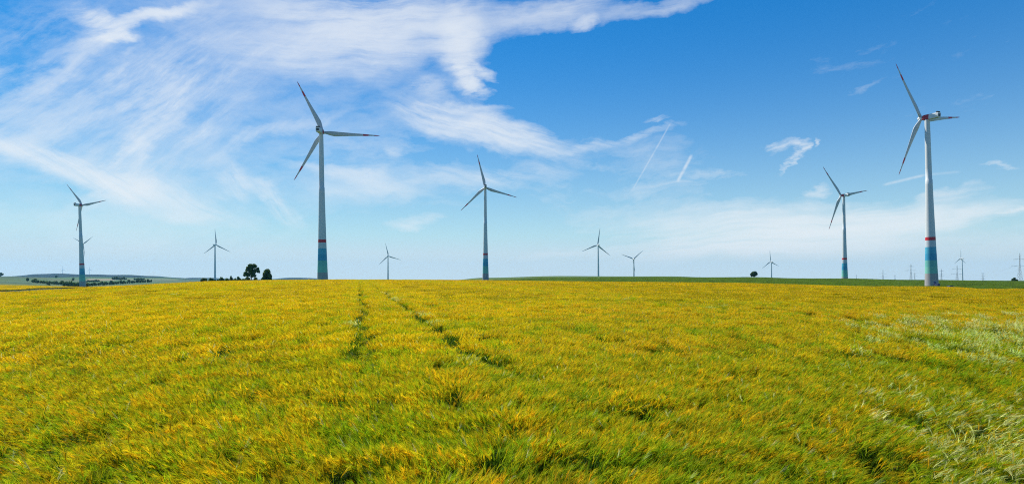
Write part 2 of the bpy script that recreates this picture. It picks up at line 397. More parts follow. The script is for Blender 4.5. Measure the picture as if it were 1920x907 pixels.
# ------------------------------------------------------------------ crop
def crop_material(name, gain=1.0):
    m = bpy.data.materials.new(name); m.use_nodes = True; T = NT(m.node_tree)
    b = m.node_tree.nodes['Principled BSDF']; out = m.node_tree.nodes['Material Output']
    a = T.n.new('ShaderNodeAttribute'); a.attribute_name = 'col'
    geo = T.n.new('ShaderNodeNewGeometry'); p = geo.outputs['Position']
    flat = T.vmath('MULTIPLY', p, (1, 1, 0))
    n1 = T.noise(T.mapping(flat, sc=(.35, .9, 1)), 1.0, 3, .55)
    n2 = T.noise(T.mapping(flat, loc=(9, 4, 0), sc=(.03, .07, 1)), 1.0, 3, .5)
    g = T.math('ADD', T.rng(n1, .40, .68, 0, .55), T.rng(n2, .42, .70, 0, .35))
    tint = T.mix(g, (1, 1, 1, 1), (.66, .90, .55, 1))
    c = T.mix(1.0, a.outputs['Color'], tint, 'MULTIPLY')
    oi = T.n.new('ShaderNodeObjectInfo')
    k = T.rng(oi.outputs['Random'], 0, 1, .86, 1.14, False)
    c = T.mix(1.0, c, T.comb(k, k, k), 'MULTIPLY')
    T.put(b.inputs['Base Color'], c); b.inputs['Roughness'].default_value = .55; b.inputs['Specular IOR Level'].default_value = .10
    tr = T.n.new('ShaderNodeBsdfTranslucent'); T.put(tr.inputs[0], c)
    mx = T.n.new('ShaderNodeMixShader'); mx.inputs[0].default_value = .58
    T.l.new(b.outputs[0], mx.inputs[1]); T.l.new(tr.outputs[0], mx.inputs[2]); T.l.new(mx.outputs[0], out.inputs[0])
    return m
M_CROP = crop_material('barley')

class Ribbons:
    def __init__(s): s.V = []; s.F = []; s.C = []; s.n = 0
    def add(s, P, Wd, wdir, Cc):
        """P (n,k,3) centre lines, Wd (n,k) half widths, wdir (n,3), Cc (n,k,3)"""
        n, k, _ = P.shape
        off = wdir[:, None, :] * Wd[..., None]
        V = np.stack([P - off, P + off], 2).reshape(-1, 3); C = np.repeat(Cc.reshape(-1, 3), 2, 0)
        i = np.arange(n)[:, None] * (2 * k) + np.arange(k - 1)[None] * 2 + s.n
        i = i.ravel(); s.F.append(np.stack([i, i + 1, i + 3, i + 2], -1)); s.V.append(V); s.C.append(C); s.n += len(V)
    def mesh(s, name, mat): return np_mesh(name, np.concatenate(s.V), s.F, mat, True, np.concatenate(s.C))

GOLD = np.array((.93, .63, .012)); GOLD2 = np.array((.90, .50, .008)); LIME = np.array((.36, .49, .010))
STEM = np.array((.11, .20, .007)); LEAF = np.array((.034, .115, .006)); PALE_SHEEN = np.array((.88, .86, .34))  # palest tone: a few dry ears, plus sheen off wind-flattened awns put into colour
def unit(v): return v / np.maximum(np.linalg.norm(v, axis=-1, keepdims=True), 1e-9)
def clump(name, n, rad, lod, seed, pale=0.0, ripe=1.0):
    g = np.random.default_rng(seed); rb = Ribbons()
    r_ = rad * np.sqrt(g.random(n)) * g.uniform(.8, 1.15, n); th = g.random(n) * 6.283
    base = np.stack([r_ * np.cos(th), r_ * np.sin(th), np.zeros(n)], -1)
    h = CROP * np.clip(g.normal(.86, .055, n), .7, 1.0)
    phi = g.normal(0, .9, n); lean = g.gamma(2.0, .028, n) + .01
    ld = np.stack([np.cos(phi), np.sin(phi), np.zeros(n)], -1)
    hor = np.stack([-np.sin(phi), np.cos(phi), np.zeros(n)], -1)
    ra = g.random(n) * 6.283; wd = np.stack([np.cos(ra), np.sin(ra), np.zeros(n)], -1)
    ks = {0: 4, 1: 3, 2: 2, 3: 2}[lod]; t = np.linspace(0, 1, ks)
    if lod >= 2: t = np.array([.45, 1.0])
    P = base[:, None] + ld[:, None] * (lean[:, None] * t[None] ** 2)[..., None] + np.array((0, 0, 1.0)) * (h[:, None] * t[None])[..., None]
    up = np.clip(t, 0, 1)[None, :, None]
    vb = g.uniform(.75, 1.25, (n, 1, 1))
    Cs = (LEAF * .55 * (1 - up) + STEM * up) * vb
    sw = {0: .0018, 1: .0026, 2: .008, 3: .03}[lod]
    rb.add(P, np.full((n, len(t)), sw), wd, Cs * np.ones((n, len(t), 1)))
    top = P[:, -1]
    # leaves
    nl = {0: 3, 1: 2, 2: 1, 3: 1}[lod]
    for q in range(nl):
        tt = g.uniform(.3, .82, n); s0 = base + ld * (lean * tt ** 2)[:, None]; s0[:, 2] = h * tt
        a = g.random(n) * 6.283; d = np.stack([np.cos(a), np.sin(a), np.zeros(n)], -1) + ld * .5
        L = g.uniform(.10, .24, n) * (1 if lod < 2 else 1.5)
        tt4 = np.array([0, .35, .7, 1.0]) if lod == 0 else np.array([0, .5, 1.0])
        rise = g.uniform(.5, 1.3, n)
        pts = s0[:, None] + d[:, None] * (L[:, None] * tt4)[..., None] * .75
        pts[..., 2] += L[:, None] * (rise[:, None] * tt4 - 1.05 * tt4 ** 2)
        wv = unit(np.cross(d, np.array((0, 0, 1.)))) + g.normal(0, .3, (n, 3)); wv = unit(wv)
        w0 = {0: .006, 1: .008, 2: .02, 3: .07}[lod]
        wl = np.array([.7, 1, .8, .05]) if lod == 0 else np.array([.8, 1, .1])
        cl = (LEAF * g.uniform(.6, 1.5, (n, 1)) * (1 - .5 * g.random((n, 1)) ** 3) + np.array((.12, .06, 0)) * (g.random((n, 1)) ** 4))
        rb.add(pts, w0 * np.ones((n, 1)) * wl[None], wv, cl[:, None] * np.ones((1, len(tt4), 1)))
    # ears: bend over in the wind
    bend = g.uniform(.05, .65, n)
    ed = unit(ld * np.sin(bend)[:, None] + np.array((0, 0, 1.)) * np.cos(bend)[:, None] + g.normal(0, .12, (n, 3)))
    ed2 = unit(ed + ld * .22 - np.array((0, 0, .10)))
    el_ = g.uniform(.05, .08, n)
    mid = top + ed * (el_ * .5)[:, None]; tip = mid + ed2 * (el_ * .5)[:, None]
    kk = g.random((n, 1)); ripe_ = np.clip(ripe + g.normal(0, .35, (n, 1)), 0, 1)
    cg = (GOLD * kk + GOLD2 * (1 - kk)) * ripe_ + LIME * (1 - ripe_)
    isp = (g.random((n, 1)) < pale); cg = np.where(isp, PALE_SHEEN, cg)
    cg = cg * g.uniform(.75, 1.2, (n, 1)) * (1.0 if lod < 2 else .88)
    EP = np.stack([top, mid, tip], 1)
    if lod <= 1:
        for a in ((0, 1) if lod == 0 else (0,)):
            rb.add(EP, np.array([.6, 1, .5])[None] * (.0058 if lod == 0 else .008) * np.ones((n, 1)), unit(np.cross(ed, wd) if a else wd), (cg * .85)[:, None] * np.ones((1, 3, 1)))
    # awns
    na = {0: 11, 1: 5, 2: 2, 3: 2}[lod]; w0 = {0: .0013, 1: .0026, 2: .010, 3: .05}[lod]
    for q in range(na):
        f_ = g.uniform(.1, 1, n)[:, None]; s0 = top * (1 - f_) + tip * f_
        d = unit(ed2 + g.normal(0, .17 if lod < 2 else .3, (n, 3)) + ld * .15)
        L = g.uniform(.07, .13, n)[:, None] * (1 if lod < 3 else 1.3)
        pts = np.stack([s0, s0 + d * L * .55, s0 + d * L - np.array((0, 0, .012))], 1)
        wv = unit(np.cross(d, g.normal(0, 1, (n, 3))))
        if lod >= 2: s_ = np.array([.9, 1, .25])
        else: s_ = np.array([1, .8, .15])
        rb.add(pts, w0 * np.ones((n, 1)) * s_[None], wv, (cg * g.uniform(.85, 1.2, (n, 1)))[:, None] * np.ones((1, 3, 1)))
    return bpy.data.objects.new(name, rb.mesh(name, M_CROP))

src = bpy.data.collections.new('crop_sources')
VAR = {}
def reg(key, objs):
    VAR[key] = []
    for o in objs: src.objects.link(o); VAR[key].append(o.name)
reg(0, [clump(f'a_near_{i}', 60, .19, 0, 10 + i, .01, .56) for i in range(6)])
reg('0g', [clump(f'b_green_{i}', 52, .19, 0, 30 + i, .01, .08) for i in range(3)])
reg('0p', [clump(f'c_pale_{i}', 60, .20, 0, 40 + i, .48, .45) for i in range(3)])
reg(1, [clump(f'd_mid_{i}', 120, .34, 1, 50 + i, .01, .88) for i in range(5)])
reg('1g', [clump(f'e_midgreen_{i}', 120, .34, 1, 60 + i, 0, .25) for i in range(3)])
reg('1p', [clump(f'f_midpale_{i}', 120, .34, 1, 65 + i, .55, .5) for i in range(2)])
reg(2, [clump(f'g_far_{i}', 700, 1.0, 2, 70 + i, .01, .9) for i in range(4)])
reg(3, [clump(f'h_farther_{i}', 1100, 2.6, 3, 80 + i, .01, 1.0) for i in range(4)])
M_BEET = crop_material('beet_leaves')
def leafy(name, n, rad, seed):
    g = np.random.default_rng(seed); rb = Ribbons()
    r_ = rad * np.sqrt(g.random(n)); th = g.random(n) * 6.283
    base = np.stack([r_ * np.cos(th), r_ * np.sin(th), np.zeros(n)], -1)
    for q in range(3):
        a = g.random(n) * 6.283; d = np.stack([np.cos(a), np.sin(a), np.full(n, 1.3)], -1); L = g.uniform(.25, .5, n)[:, None]
        pts = np.stack([base, base + d * L * .6, base + d * L * np.array((1, 1, .8))], 1)
        wv = unit(np.cross(d, np.array((0, 0, 1.))))
        c = np.array((.155, .235, .022)) * g.uniform(.55, 1.35, (n, 1))
        rb.add(pts, .10 * np.ones((n, 1)) * np.array([.5, 1, .3])[None], wv, c[:, None] * np.ones((1, 3, 1)))
    return bpy.data.objects.new(name, rb.mesh(name, M_BEET))
reg('beet', [leafy(f'i_leafy_{i}', 420, 3.2, 90 + i) for i in range(3)])
ORDER = sorted(o.name for o in src.objects)

def scatter_group():
    ng = bpy.data.node_groups.new('scatter', 'GeometryNodeTree')
    ng.interface.new_socket('Geometry', in_out='INPUT', socket_type='NodeSocketGeometry')
    ng.interface.new_socket('Geometry', in_out='OUTPUT', socket_type='NodeSocketGeometry')
    N = ng.nodes; L = ng.links
    gi = N.new('NodeGroupInput'); go = N.new('NodeGroupOutput')
    ci = N.new('GeometryNodeCollectionInfo'); ci.inputs['Collection'].default_value = src
    ci.inputs['Separate Children'].default_value = True; ci.inputs['Reset Children'].default_value = True
    ip = N.new('GeometryNodeInstanceOnPoints'); ip.inputs['Pick Instance'].default_value = True
    def attr(name, t):
        a = N.new('GeometryNodeInputNamedAttribute'); a.data_type = t; a.inputs['Name'].default_value = name; return a.outputs['Attribute']
    L.new(gi.outputs[0], ip.inputs['Points']); L.new(ci.outputs[0], ip.inputs['Instance'])
    L.new(attr('idx', 'INT'), ip.inputs['Instance Index'])
    er = N.new('FunctionNodeEulerToRotation'); L.new(attr('rot', 'FLOAT_VECTOR'), er.inputs[0]); L.new(er.outputs[0], ip.inputs['Rotation'])
    L.new(attr('scl', 'FLOAT_VECTOR'), ip.inputs['Scale'])
    L.new(ip.outputs[0], go.inputs[0]); return ng
NG = scatter_group()
def scatter(name, P, idx, rot, scl, label, cat):
    me = bpy.data.meshes.new(name); me.vertices.add(len(P)); me.vertices.foreach_set('co', P.astype(np.float32).ravel())
    a = me.attributes.new('idx', 'INT', 'POINT'); a.data.foreach_set('value', idx.astype(np.int32))
    a = me.attributes.new('rot', 'FLOAT_VECTOR', 'POINT'); a.data.foreach_set('vector', rot.astype(np.float32).ravel())
    a = me.attributes.new('scl', 'FLOAT_VECTOR', 'POINT'); a.data.foreach_set('vector', scl.astype(np.float32).ravel())
    o = add(name, me); md = o.modifiers.new('scatter', 'NODES'); md.node_group = NG
    tag(o, label, cat, kind='stuff'); print(name, len(P)); return o

TRAM_AZ = math.atan((672 - 960) / F)          # the tramlines run this way
TD = np.array((math.sin(TRAM_AZ), math.cos(TRAM_AZ))); TN = np.array((TD[1], -TD[0]))
TRAMS = (0.26, 2.75, -20.0, -17.6, 21.5, 23.9, -38.5, -36.1)
def tram_dist(x, y):
    lat = x * TN[0] + y * TN[1]; lon = x * TD[0] + y * TD[1]
    wob = .10 * np.sin(lon * .21) + .06 * np.sin(lon * .57 + 1)
    # the pair bends a little to the right close to the camera
    wob = wob + np.clip(14 - lon, 0, 14) ** 2 * .004
    return np.min([np.abs(lat - t - wob) for t in TRAMS], 0), lon
def ring(D0, D1, spacing, half=.92):
    """jittered points over the view wedge between two depths"""
    u0, u1 = -half, half; out = []
    n = int((u1 - u0) * (D1 ** 2 - D0 ** 2) / 2 / spacing ** 2)
    D = np.sqrt(rng.random(n) * (D1 ** 2 - D0 ** 2) + D0 ** 2)
    # stratify: sort into cells to avoid big holes
    cell = spacing * 1.0
    gx = np.arange(u0 * D1, u1 * D1, cell); gy = np.arange(D0, D1, cell)
    GX, GY = np.meshgrid(gx, gy); GX = GX.ravel(); GY = GY.ravel()
    GX = GX + rng.uniform(-.55, .55, GX.size) * cell; GY = GY + rng.uniform(-.55, .55, GY.size) * cell
    k = (np.abs(GX) < half * GY + 1.0); return GX[k], GY[k]
PX, PY, PI_, PR, PS = [], [], [], [], []
def emit(x, y, key, scale, zs, tilt_dir, tilt, spin):
    ids = np.array([ORDER.index(n) for n in VAR[key]])
    PX.append(x); PY.append(y); PI_.append(ids[rng.integers(0, len(ids), len(x))])
    PS.append(np.stack([scale, scale, zs], -1))
    PR.append(np.stack([tilt_dir, tilt, spin], -1))
def wind(x, y):
    c, D = colD(x, y); side = np.clip((c - 930) / 960, -1, 1); rightness = np.clip(side, 0, 1); leftness = np.clip(-side, 0, 1)
    near = np.clip(1.3 - D / 30, 0, 1)
    wd = R(-10) + .7 * field_noise(x, y, .45, 21) + R(12) * rightness      # 0 = leaning to the right of the picture
    sg = (R(3) + R(34) * rightness - R(30) * leftness) * (.25 + .75 * near) + R(9) * field_noise(x, y, .9, 22)
    wd = np.where(sg < 0, math.pi + R(20) - wd, wd); tl = np.abs(sg)
    return wd, np.clip(tl, 0, None), rightness, near
def lay(x, y, lod, spread):
    td, lon = tram_dist(x, y)
    keep = td > {0: -1, 1: -1, 2: .75, 3: 2.0}[lod]
    c, D = colD(x, y)
    hn = field_noise(x, y * 1.8, 2.2, 31) * .5 + field_noise(x * .6, y * 1.6, 3.4, 32) * .35 + field_noise(x * .18, y * 1.1, 2.6, 33) * .40
    lat = x * TN[0] + y * TN[1]; row = (np.sin(lat * 1.05) + np.sin(lat * 2.3 + 1.2) + np.sin(lat * .47 + 2)) / 3   # passes of the seed drill
    hn = hn + row * (.30 if lod < 2 else .5) * np.clip((D - 9) / 12, 0, 1)
    if lod < 2: keep &= rng.random(len(x)) > np.clip(-hn * 1.4 - .20, 0, .65) * (td > .6)
    keep &= D < crest_D(c) * 1.03
    x, y, td, hn, D, lon = x[keep], y[keep], td[keep], hn[keep], D[keep], lon[keep]
    wd, tl, rt, nr = wind(x, y)
    rut = (td < (.27 if lod == 0 else .37)) * np.clip((D - 10.5) / 6, 0, 1)
    zs = (1 + .27 * hn * (1 - .8 * np.clip(1.4 - td, 0, 1) * (D > 10))) * (1 - .46 * rut) + rng.normal(0, .035, len(x))
    dip = np.clip(-hn - .18, 0, 1)
    if lod == 3: zs = 1 + .10 * hn + rng.normal(0, .05, len(x))
    sc = rng.uniform(.9, 1.15, len(x))
    spin = wd + rng.normal(0, .45, len(x)) if lod < 2 else rng.random(len(x)) * 6.28
    if lod >= 2: tl = tl * .3
    tiltd = wd
    if lod >= 2: emit(x, y, lod, sc, zs, tiltd, tl, spin); return
    g = rng.random(len(x)); pg = .17 + 1.4 * dip + rut + .25 * np.clip(1 - td / .7, 0, 1) + .15 * rt * nr + .24 * np.clip((13 - D) / 8, 0, 1)
    patch = field_noise(x, y, .30, 41)
    pp = np.clip(np.clip((rt - .62) * 3.2, 0, 1) * np.clip(nr * 1.6, 0, 1) * np.clip(.72 + patch * 1.2 + 2.5 * np.clip(rt - .84, 0, 1), 0, 1), 0, .9)  # share of pale clumps: awn sheen painted in towards the near right
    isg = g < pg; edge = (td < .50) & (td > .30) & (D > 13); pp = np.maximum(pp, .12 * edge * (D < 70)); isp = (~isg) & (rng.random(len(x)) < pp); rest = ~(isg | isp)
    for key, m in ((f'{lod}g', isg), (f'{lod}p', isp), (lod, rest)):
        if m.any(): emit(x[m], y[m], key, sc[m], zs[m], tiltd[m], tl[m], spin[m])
x, y = ring(2.6, 15, .27); lay(x, y, 0, .2)
x, y = ring(15, 48, .48); lay(x, y, 1, .34)
x, y = ring(48, 125, 1.35); 
td, _ = tram_dist(x, y); k = td > 2.2; lay(x[k], y[k], 2, 1)
x, y = ring(125, 380, 3.6); td, _ = tram_dist(x, y); k = (td > 3.2); lay(x[k], y[k], 3, 2.6)
# small clumps along the tramlines so that the wheel tracks stay narrow far out
lon = np.arange(46, 380, .5); 
for off in np.concatenate([np.arange(a_, b_, .5) for a_, b_ in ((-3.4, 5.9), (-23.2, -14.4), (18.3, 27.1), (-41.7, -32.9))]):
    l_ = lon + rng.uniform(-.25, .25, len(lon)); o_ = off + rng.uniform(-.2, .2, len(lon))
    x = l_ * TD[0] + o_ * TN[0]; y = l_ * TD[1] + o_ * TN[1]; c, D = colD(x, y); k = (D > 46) & (np.abs(x) < .9 * y)
    lay(x[k], y[k], 1, .34)
def finish(name, label, cat, sink=0.0):
    x = np.concatenate(PX); y = np.concatenate(PY); z = ground_z(x, y) - sink
    ra = np.concatenate(PR); rot = np.zeros_like(ra)
    # rotation = tilt towards tilt_dir, after the spin about the vertical
    cd, sdn = np.cos(ra[:, 0]), np.sin(ra[:, 0]); ct, st = np.cos(ra[:, 1]), np.sin(ra[:, 1])
    cp, sp = np.cos(ra[:, 2] - ra[:, 0]), np.sin(ra[:, 2] - ra[:, 0])
    # M = Rz(d) Ry(t) Rz(p)
    m00 = cd * ct * cp - sdn * sp; m10 = sdn * ct * cp + cd * sp; m20 = -st * cp; m21 = st * sp; m22 = ct
    rot[:, 0] = np.arctan2(m21, m22); rot[:, 1] = np.arcsin(np.clip(-m20, -1, 1)); rot[:, 2] = np.arctan2(m10, m00)
    scatter(name, np.stack([x, y, z], -1), np.concatenate(PI_), rot, np.concatenate(PS), label, cat)
    for l in (PX, PY, PI_, PR, PS): l.clear()
finish('barley_field', 'golden green barley field filling the whole foreground up to the crest', 'barley field')
# the second barley field in the dip on the far left
gx, gy = np.meshgrid(np.arange(-640, -150, 4.4), np.arange(225, 620, 4.4)); gx = gx.ravel() + rng.uniform(-2, 2, gx.size); gy = gy.ravel() + rng.uniform(-2, 2, gy.size)
c, D = colD(gx, gy); k = (D > np.interp(c, [0, 160, 260], [342, 474, 564])) & (D < 618) & (c < 255) & (c > -150); gx, gy = gx[k], gy[k]
n = len(gx); emit(gx, gy, 3, np.full(n, 1.15), rng.normal(1, .06, n), np.zeros(n), np.zeros(n), rng.random(n) * 6.28)
finish('barley_field', 'narrow strip of a second golden barley field at the far left edge', 'barley field')
# leafy row crop on the right
gx, gy = np.meshgrid(np.arange(-60, 980, 5.2), np.arange(200, 900, 5.2)); gx = gx.ravel() + rng.uniform(-2.4, 2.4, gx.size); gy = gy.ravel() + rng.uniform(-2.4, 2.4, gy.size)
c, D = colD(gx, gy); k = (D > crest_D(c) * 1.02 + 14) & (c > 700) & (c < 2000) & ~((c > 1740) & (D > 338) & (D < 351))
k &= np.hypot(gx - at(1745, 490).x, gy - 490) > 9
gx, gy = gx[k], gy[k]; n = len(gx); 
emit(gx, gy, 'beet', rng.uniform(.9, 1.3, n), rng.uniform(.8, 1.6, n) * (1 + .5 * field_noise(gx, gy, .05, 3)), np.zeros(n), np.zeros(n), rng.random(n) * 6.28)
finish('leafy_crop', 'dark green leafy crop on the rise at the right behind the barley', 'green crop')

# ------------------------------------------------------------------ wind turbines
def tower_material(name, bands):
    m, T, b = material(name, (.66, .68, .67), .5, .35)
    tcn = T.n.new('ShaderNodeTexCoord'); z = T.sep(tcn.outputs['Object'])[2]
    base = (.58, .62, .62, 1); c = None
    stain = T.noise(T.mapping(tcn.outputs['Object'], sc=(.8, .8, .03)), 1.0, 4, .6)
    if bands:
        rmp = T.n.new('ShaderNodeValToRGB'); rmp.color_ramp.interpolation = 'CONSTANT'
        T.put(rmp.inputs[0], T.math('DIVIDE', z, 135.0))
        st = [(0, (.36, .34, .32)), (.078, (.20, .52, .40)), (.117, (.15, .46, .40)), (.156, (.04, .31, .48)), (.195, (.07, .38, .52)),
              (.234, (.52, .57, .59)), (.272, (.55, .02, .03)), (.291, (.60, .63, .62))]
        e = rmp.color_ramp.elements; e[0].position = 0; e[0].color = (*st[0][1], 1); e[1].position = st[1][0]; e[1].color = (*st[1][1], 1)
        for p, c_ in st[2:]: q = e.new(p); q.color = (*c_, 1)
        base = rmp.outputs[0]
    # joints between the tower sections
    fr = T.math('FRACT', T.math('DIVIDE', z, 3.8)); j = T.math('MULTIPLY', T.rng(fr, 0, .035, .86, 1, False), T.rng(stain, .3, .7, .90, 1.06, False))
    T.put(b.inputs['Base Color'], T.mix(1.0, base, T.comb(j, j, j), 'MULTIPLY')); return m
def blade_material(name, red):
    m, T, b = material(name, (.44, .48, .49), .38, .4)
    if red:
        tcn = T.n.new('ShaderNodeTexCoord'); z = T.sep(tcn.outputs['Object'])[2]
        rmp = T.n.new('ShaderNodeValToRGB'); rmp.color_ramp.interpolation = 'CONSTANT'; T.put(rmp.inputs[0], T.math('DIVIDE', z, 52.0))
        w = (.46, .50, .50, 1); rd = (.50, .018, .03, 1); e = rmp.color_ramp.elements
        e[0].position = 0; e[0].color = w; e[1].position = .70; e[1].color = rd
        for p, c_ in ((.80, w), (.90, rd)): q = e.new(p); q.color = c_
        T.put(b.inputs['Base Color'], rmp.outputs[0])
    return m
MT_B = tower_material('banded_tower', True); MT_P = tower_material('plain_tower', False)
MB_R = blade_material('blade_red_bands', True); MB_P = blade_material('blade_plain', False)
M_WHITE, _, _ = material('nacelle_white', (.68, .69, .67), .4, .4)
M_RED, _, _ = material('nacelle_red', (.45, .02, .03), .45, .4)
M_DARK, _, _ = material('dark_grille', (.06, .065, .07), .6, .3)
M_GREY, _, _ = material('grey_metal', (.30, .33, .35), .5, .4)
M_BLUE, _, _ = material('dark_blue_paint', (.05, .06, .16), .5, .3)

def lathe(prof, seg=48, mat=None, name='lathe'):
    p = np.array(prof, float); a = np.linspace(0, 2 * math.pi, seg, endpoint=False)
    V = np.stack([p[:, 0:1] * np.cos(a), p[:, 0:1] * np.sin(a), np.repeat(p[:, 1:2], seg, 1)], -1).reshape(-1, 3)
    n = len(p); i = np.arange(n - 1)[:, None] * seg; j = np.arange(seg)[None]; j2 = (j + 1) % seg
    f = np.stack([i + j, i + j2, i + seg + j2, i + seg + j], -1).reshape(-1, 4)
    return np_mesh(name, V, f, mat, True)
def tower_profile(banded, H):
    if banded:
        pr = [(0, 4.75), (.06, 4.5), (.12, 4.2), (.2, 3.85), (.29, 3.5), (.4, 3.12), (.5, 2.8), (.60, 2.55), (.632, 2.5), (.634, 2.28), (.7, 2.2), (.8, 2.08), (.9, 1.95), (.975, 1.8)]
    else:
        pr = [(0, 2.9), (.25, 2.5), (.5, 2.15), (.52, 2.1), (.75, 1.8), (.975, 1.5)]
    out = [(0.01, 0)] + [(r, f * H) for f, r in pr] + [(pr[-1][1] * .98, H - 1.9), (.01, H - 1.85)]
    return out
def blade_mesh(L, mat):
    """blade along +z, chord across x, thickness along y, slight pre-bend"""
    st = [(0.0, 1.15, 1.15, 0), (.03, 1.15, 1.1, 0), (.07, 1.5, .95, .1), (.13, 2.0, .75, .22), (.20, 2.25, .55, .35), (.3, 1.95, .42, .35), (.45, 1.5, .30, .30),
          (.6, 1.15, .21, .22), (.75, .85, .14, .15), (.88, .55, .09, .1), (.96, .36, .06, .05), (1.0, .06, .02, 0)]
    rings = []; K = 20; a = np.linspace(0, 2 * math.pi, K, endpoint=False)
    tt = np.linspace(0, 1, 30); st = np.array(st)
    for t in tt:
        hc, ht, off = (np.interp(t, st[:, 0], st[:, i]) for i in (1, 2, 3))
        tw = R(18) * max(0, 1 - t * 1.6) * min(1, t / .12)
        ca = np.cos(a); sa = np.sin(a); k = min(1, t / .18)
        x = ca * hc - off * hc; y = sa * ht * (1 - .45 * k * ca)   # fuller leading edge
        X = x * math.cos(tw) - y * math.sin(tw); Y = x * math.sin(tw) + y * math.cos(tw)
        rings.append(np.stack([X, Y + .035 * L * t ** 2, np.full(K, t * L)], -1))
    V = np.concatenate(rings); n = len(rings); i = np.arange(n - 1)[:, None] * K; j = np.arange(K)[None]; j2 = (j + 1) % K
    f = np.stack([i + j, i + j2, i + K + j2, i + K + j], -1).reshape(-1, 4)
    return np_mesh('blade', V, f, mat, True)
def loft_box(sections, mat, name, midx=None):
    """sections: (y, half width, z bottom, z top, corner radius); rounded rectangular hull along y"""
    K = 6; rings = []
    for (y, hw, z0, z1, cr) in sections:
        pts = []
        for (cx, cz, a0) in ((hw - cr, z1 - cr, 0), (-hw + cr, z1 - cr, 90), (-hw + cr, z0 + cr, 180), (hw - cr, z0 + cr, 270)):
            for q in range(K): an = R(a0 + 90 * q / (K - 1)); pts.append((cx + cr * math.cos(an), y, cz + cr * math.sin(an)))
        rings.append(pts)
    V = np.array(rings).reshape(-1, 3); m = 4 * K; n = len(rings)
    i = np.arange(n - 1)[:, None] * m; j = np.arange(m)[None]; j2 = (j + 1) % m
    f = np.stack([i + j, i + j2, i + m + j2, i + m + j], -1).reshape(-1, 4)
    cap0 = np.arange(m)[None][:, ::-1]; cap1 = (np.arange(m) + (n - 1) * m)[None]
    mi = None
    if midx is not None: mi = np.concatenate([np.repeat(midx, m), [midx[0], midx[-1]]])
    me = np_mesh(name, V, [f, cap0, cap1], mat, True, mi=mi)
    return me
def smooth_by_angle(me, ang=40):
    bm = bmesh.new(); bm.from_mesh(me)
    for e in bm.edges:
        if len(e.link_faces) == 2 and e.calc_face_angle(0) > R(ang): e.smooth = False
    bm.to_mesh(me); bm.free(); return me

ME_BL_R = blade_mesh(52, MB_R); ME_BL_P = blade_mesh(52, MB_P)
# nacelle local frame: rotor at +y, tail at -y, origin on the tower axis at hub height
ME_NAC = smooth_by_angle(loft_box([(3.3, 1.35, -1.5, 1.5, .9), (3.0, 1.65, -1.75, 1.8, .8), (1.2, 1.9, -1.95, 2.05, .6), (-2.4, 1.95, -2.0, 2.15, .5), (-2.4001, 1.95, -2.0, 2.15, .5),
                   (-8.0, 1.9, -1.8, 2.2, .5), (-9.6, 1.7, -1.3, 2.15, .6)], [M_WHITE, M_RED], 'nacelle', [1, 1, 1, 0, 0, 0]))
ME_NAC_P = smooth_by_angle(loft_box([(3.0, 1.4, -1.5, 1.5, .8), (1.2, 1.8, -1.8, 1.9, .6), (-6.5, 1.75, -1.7, 2.0, .5), (-8.2, 1.5, -1.2, 1.9, .5)], [M_WHITE], 'nacelle'))
def box_mesh(name, x0, x1, y0, y1, z0, z1, mat, bev=.06):
    bm = bmesh.new(); bmesh.ops.create_cube(bm, size=1)
    for v in bm.verts: v.co = Vector(((x0 + x1) / 2 + v.co.x * (x1 - x0), (y0 + y1) / 2 + v.co.y * (y1 - y0), (z0 + z1) / 2 + v.co.z * (z1 - z0)))
    if bev: bmesh.ops.bevel(bm, geom=list(bm.edges), offset=bev, segments=2, affect='EDGES')
    return bm_mesh(name, bm, mat, False)
def cooler_mesh():
    bm = bmesh.new()
    def bx(x0, x1, y0, y1, z0, z1):
        r_ = bmesh.ops.create_cube(bm, size=1)
        for v in r_['verts']: v.co = Vector(((x0 + x1) / 2 + v.co.x * (x1 - x0), (y0 + y1) / 2 + v.co.y * (y1 - y0), (z0 + z1) / 2 + v.co.z * (z1 - z0)))
    bx(-1.5, 1.5, -9.0, -8.3, 2.21, 3.3)
    for i in range(6): bx(-1.4 + i * .5, -1.1 + i * .5, -9.12, -9.01, 2.35, 3.2)
    bx(-1.62, -1.52, -9.1, -7.9, 2.21, 3.35); bx(1.52, 1.62, -9.1, -7.9, 2.21, 3.35)
    return bm_mesh('cooler', bm, M_DARK, False)
ME_COOL = cooler_mesh()
ME_HUB = smooth_by_angle(lathe([(.01, 2.9), (.5, 2.8), (1.0, 2.4), (1.45, 1.7), (1.7, .8), (1.75, 0), (1.75, -1.0), (1.5, -1.55), (.01, -1.6)], 32, M_WHITE, 'hub'), 60)
ME_MAST = lathe([(.01, 0), (.035, 0.01), (.03, 1.8), (.01, 1.81)], 8, M_GREY, 'mast')
ME_VENT = box_mesh('vent', -1.2, 1.2, -9.78, -9.62, -.7, 1.3, M_DARK, .03)
TOW = {}
